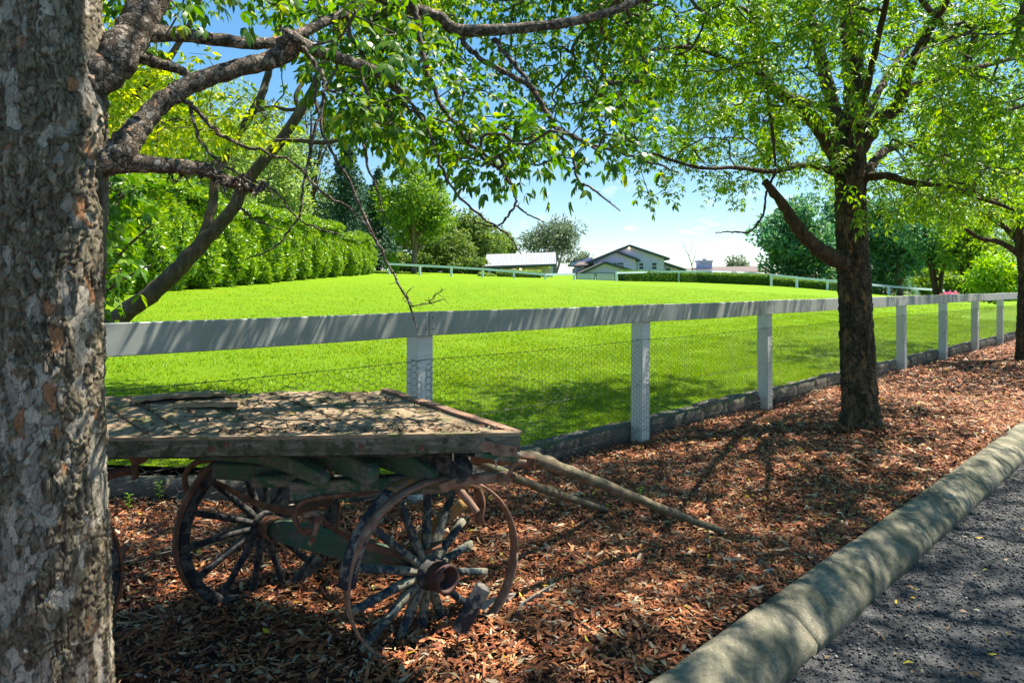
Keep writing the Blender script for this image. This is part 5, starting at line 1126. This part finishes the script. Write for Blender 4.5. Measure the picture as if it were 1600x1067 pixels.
clipped(U(776, 437, 66), U(846, 437.5, 66), .85, 1.2, 'low variegated hedge in front of the carport', 'wattle_leaf', 3500)
for x in (755, 768):
    ft('round_shrub', 'clipped ball shrub at the ' + ('outer' if x == 755 else 'inner') + ' corner of the carport hedge', x, 426 if x == 755 else 429, 437, 19 if x == 755 else 13, 66, 'wattle_leaf', 1200, .16, clumps=12, seed=x, trunk_h=.02, cat='shrub')

# ---- buildings
def wpoly(pts, Z): return [U(x, y, Z) for x, y in pts]
def roof_slab(root, p, q, depth, th, m, over=0.35, name='roof'):
    """slope from eave p to ridge q (front edge, world), carried back by depth, boards along the verge"""
    L0 = root.location; p, q = Vector(p) - L0, Vector(q) - L0; d = (q - p).normalized(); nrm = Vector((-d.z, 0, d.x)); nrm = nrm if nrm.z > 0 else -nrm
    p = p - d * over; mb = MB(); mb.prism([p, q, q + nrm * th, p + nrm * th], (0, depth, 0)); rf = mb.build(name, m, root)
    mb = MB(); mb.prism([p + nrm * (th + .03) + Vector((0, -.06, 0)), q + nrm * (th + .03) + Vector((0, -.06, 0)), q - nrm * .14 + Vector((0, -.06, 0)), p - nrm * .14 + Vector((0, -.06, 0))], (0, .055, 0)); mb.build('bargeboard', 'fascia', root)
    mb = MB(); mb.box(p + Vector((0, depth / 2, .02)), (.09, depth / 2, .13)); mb.build('gutter', 'fascia', root); return rf
def window(root, x0, y0, x1, y1, Z, sash=True):
    L0 = root.location; a = U(x0, y1, Z) - L0; b_ = U(x1, y0, Z) - L0; cx, cz = (a.x + b_.x) / 2, (a.z + b_.z) / 2; w2, h2 = (b_.x - a.x) / 2, (b_.z - a.z) / 2; y = a.y
    wn = empty('window', (cx, y, cz), root); mb = MB(); mb.box((0, 0, 0), (w2, .02, h2)); mb.build('pane', 'glass', wn)
    mb = MB()
    for s in (-1, 1): mb.box((s * w2, -.04, 0), (.05, .05, h2 + .05)); mb.box((0, -.045, s * h2), (w2 - .05, .05, .05))
    if sash: mb.box((0, -.03, 0), (w2 - .05, .03, .035))
    mb.build('frame', 'far_white', wn); mb = MB(); mb.box((0, -.10, -h2 - .10), (w2 + .12, .09, .05)); mb.build('sill', 'far_white', wn)
house = tag(empty('house', (18, 96, .5)), 'two storey pale house with stepped gables and dark bargeboards', 'house'); HL = house.location.copy()
def gable(ap, le, re, Z, depth, base=.3, wall_in=.0, roofm='tile_roof', nm='wall'):
    A, L_, R_ = U(*ap, Z), U(*le, Z), U(*re, Z); i = .35
    l = L_.lerp(A, .06); r = R_.lerp(A, .06); lo = Vector((l.x, Z, base)); ro = Vector((r.x, Z, base))
    mb = MB(); mb.prism([q - HL for q in (lo, ro, r - Vector((0, 0, .12)), A - Vector((0, 0, .12)), l - Vector((0, 0, .12)))], (0, depth - .4, 0)); mb.build(nm, 'house_wall', house)
    f = Vector((0, -.45, 0)); roof_slab(house, L_ + f, A + f, depth, .16, roofm); roof_slab(house, R_ + f, A + f, depth, .16, roofm)
gable((983, 384.5), (918, 411), (1041, 404), 97, 10); gable((962, 393.5), (926, 409), (995, 406), 95.2, 6)
gable((945, 410.5), (893, 434), (981, 422), 90, 8)
window(house, 963.5, 410, 975, 418.5, 95.14); window(house, 998, 410.5, 1006, 421.5, 96.94); window(house, 1018, 410, 1026.5, 421.5, 96.94); window(house, 958, 410, 963, 416, 95.14, False)
mb = MB(); mb.prism([q - HL for q in wpoly([(893, 411), (925, 402), (928, 415), (893, 415)], 98)], (0, 7, 0)); mb.build('side_wing', 'house_wall', house)
mb = MB(); mb.prism([q - HL for q in (U(898, 415.5, 96), U(926, 414, 96), U(930, 405, 100), U(914, 406, 100))], (0, .1, .15)); mb.build('hip_roof', 'tile_roof', house)
mb = MB(); mb.prism([q - HL for q in (U(897, 416.2, 95.9), U(926, 414.6, 95.9), U(926, 416.8, 95.9), U(897, 418.4, 95.9))], (0, .08, 0)); mb.build('gutter', 'fascia', house)
mb = MB(); mb.prism([q - HL for q in wpoly([(900, 418.5), (925, 417), (925, 445), (900, 445)], 97.5)], (0, 6, 0)); mb.build('wall', 'house_wall', house)
roof_slab(house, U(1068, 421, 99), U(1037, 411, 99), 7, .16, 'tile_roof')
mb = MB(); mb.prism([q - HL for q in wpoly([(1036, 413), (1060, 421), (1060, 445), (1036, 445)], 99.6)], (0, 6, 0)); mb.build('wall', 'house_wall', house)
window(house, 1039, 418.5, 1048, 424, 99.5, False)
mb = MB(); mb.lathe([(0, -.12), (.08, -.1), (.12, 0), (.08, .1), (0, .12)], 10); o = mb.build('gable_light', 'bulb', house, True); o.location = U(983, 388, 96.6) - HL
# low wing with brown tiles and a chimney
wing = tag(empty('bungalow', (31, 104, .3)), 'low building with brown tiled roof and a broad pale chimney', 'house'); WL = wing.location.copy()
mb = MB(); mb.prism([q - WL for q in (U(1062, 421.5, 104), U(1214, 427, 100), U(1196, 417, 106), U(1110, 418, 110))], (0, .1, .12)); mb.build('roof', 'tile_roof', wing)
mb = MB(); mb.prism([q - WL for q in wpoly([(1064, 422.5), (1208, 428), (1208, 450), (1064, 450)], 105)], (0, 6, 0)); mb.build('wall', 'house_wall', wing)
mb = MB(); mb.prism([q - WL for q in wpoly([(1092, 409.5), (1113, 409.5), (1113, 430), (1092, 430)], 104.5)], (0, 1.6, 0)); mb.prism([q - WL for q in wpoly([(1090.5, 407), (1114.5, 407), (1114.5, 409.4), (1090.5, 409.4)], 104.3)], (0, 2.0, 0)); ch = mb.build('chimney', 'house_wall', wing)
mb = MB(); mb.lathe([(.35, 0), (.3, .18), (.45, .2), (.45, .27), (0, .3)], 12); o = mb.build('chimney_pot', 'brick_house', wing, True); o.location = U(1101, 407, 105) - WL
# carport with pale sheet roof: ribs are real
cp = tag(empty('carport', (1, 74, 1.2)), 'open carport with a pale ribbed metal roof and dark fascia', 'carport'); PL = cp.location.copy()
e0, e1, r0_, r1_ = U(757, 416.5, 73), U(869, 413, 73), U(760, 397.6, 77.5), U(868, 394.2, 77.5)
mb = MB(); mb.prism([q - PL for q in (e0, e1, r1_, r0_)], (0, .02, -.08)); mb.build('roof', 'metal_roof', cp)
rib = []
for k in range(28):
    t_ = (k + .5) / 28; a = e0.lerp(e1, t_) - PL; b_ = r0_.lerp(r1_, t_) - PL; mb = MB(); mb.strap([a + Vector((0, 0, .02)), b_ + Vector((0, 0, .02))], .05, .035, (1, 0, 0)); mb.build('roof_rib', 'metal_roof', cp)
mb = MB(); mb.prism([q - PL for q in (e0 + Vector((0, -.05, .05)), e1 + Vector((0, -.05, .05)), e1 + Vector((0, -.05, -.2)), e0 + Vector((0, -.05, -.2)))], (0, .04, 0)); mb.build('fascia', 'fascia', cp)
mb = MB(); mb.prism([q - PL for q in (r0_, r1_, r1_ + Vector((0, 3.5, -1.3)), r0_ + Vector((0, 3.5, -1.3)))], (0, .02, -.08)); mb.build('rear_roof', 'metal_roof', cp)
mb = MB(); mb.prism([q - PL for q in (e0 + Vector((.3, .3, -.14)), e1 + Vector((-.3, .3, -.14)), e1 + Vector((-.3, 7.5, -.14)), e0 + Vector((.3, 7.5, -.14)))], (0, 0, .05)); mb.build('ceiling', 'brick_house', cp)
for x in (765, 862):
    for dy in (0, 6.5):
        a = U(x, 417, 73.4) - PL; mb = MB(); mb.box((a.x, a.y + dy, a.z - 1.3), (.11, .11, 1.4)); mb.build('post', 'house_wall', cp)
a = e0 - PL; b_ = e1 - PL
mb = MB(); mb.box(((a.x + b_.x) / 2, a.y + 7.3, a.z - 1.4), ((b_.x - a.x) / 2 - .2, .1, 1.3)); mb.build('wall', 'brick_house', cp)
mb = MB(); mb.box((a.x + (b_.x - a.x) * .70, a.y + 2.2, a.z - 1.2), ((b_.x - a.x) * .27, .08, 1.15)); mb.build('wall', 'brick_house', cp)
mb = MB(); mb.lathe([(0, -.1), (.09, -.06), (.11, 0), (.09, .04), (0, .06)], 10); o = mb.build('ceiling_light', 'bulb', cp, True); o.location = U(813.5, 420.5, 74) - PL
# leafless sapling
bs = tag(empty('bare_sapling', tuple(U(1082, 425, 92))), 'thin leafless sapling standing beside the chimney', 'sapling'); BL = bs.location.copy()
sk = [pxl([(x, y, 92, r) for x, y, r in p]) for p in ([(1082, 430, .9), (1081, 415, .8), (1076, 400, .6), (1069, 387, .3)], [(1081, 415, .6), (1085, 402, .4), (1087, 392, .25)], [(1076, 400, .4), (1080, 390, .3), (1082, 380, .2)], [(1069, 387, .3), (1066, 382, .2), (1065, 376, .15)], [(1069, 387, .3), (1071, 380, .2)])]
limbs(bs, rel(sk, BL), 'far_bark', 'stem', 5, 0)

# ---- weeds by the edging
for x, y, n, lab in ((248, 785, 7, 'upright green weed seedling by the timber edging behind the cart'), (540, 800, 4, 'tiny weed in the mulch seen beneath the cart axle'), (860, 790, 4, 'small weed growing between the two fallen shafts'), (1000, 782, 3, 'tiny weed in the mulch beyond the longer shaft'), (200, 800, 5, 'low weed in the mulch close to the flaking trunk')):
    p = G(x, y); root = tag(empty('weed', p), lab, 'weed', 'weed seedlings in the mulch')
    h = .05 + .012 * n; mb = MB(); mb.tube([(0, 0, -.01), (.004, .003, h * .5), (.0, .006, h)], .0022, 5); mb.build('stem', 'weed', root)
    k = n * 2; P = np.stack([np.zeros(k), np.zeros(k), np.linspace(.3, 1, k) * h], -1); th = np.arange(k) * 2.4; D = unit(np.stack([np.cos(th), np.sin(th), .35 + 0 * th], -1))
    link('leaves', nmesh('leaves', *leaf_mesh(P, D, np.tile([[0, 0, 1.]], (k, 1)), np.full(k, .034), np.full(k, .018), True), 'weed'), root)
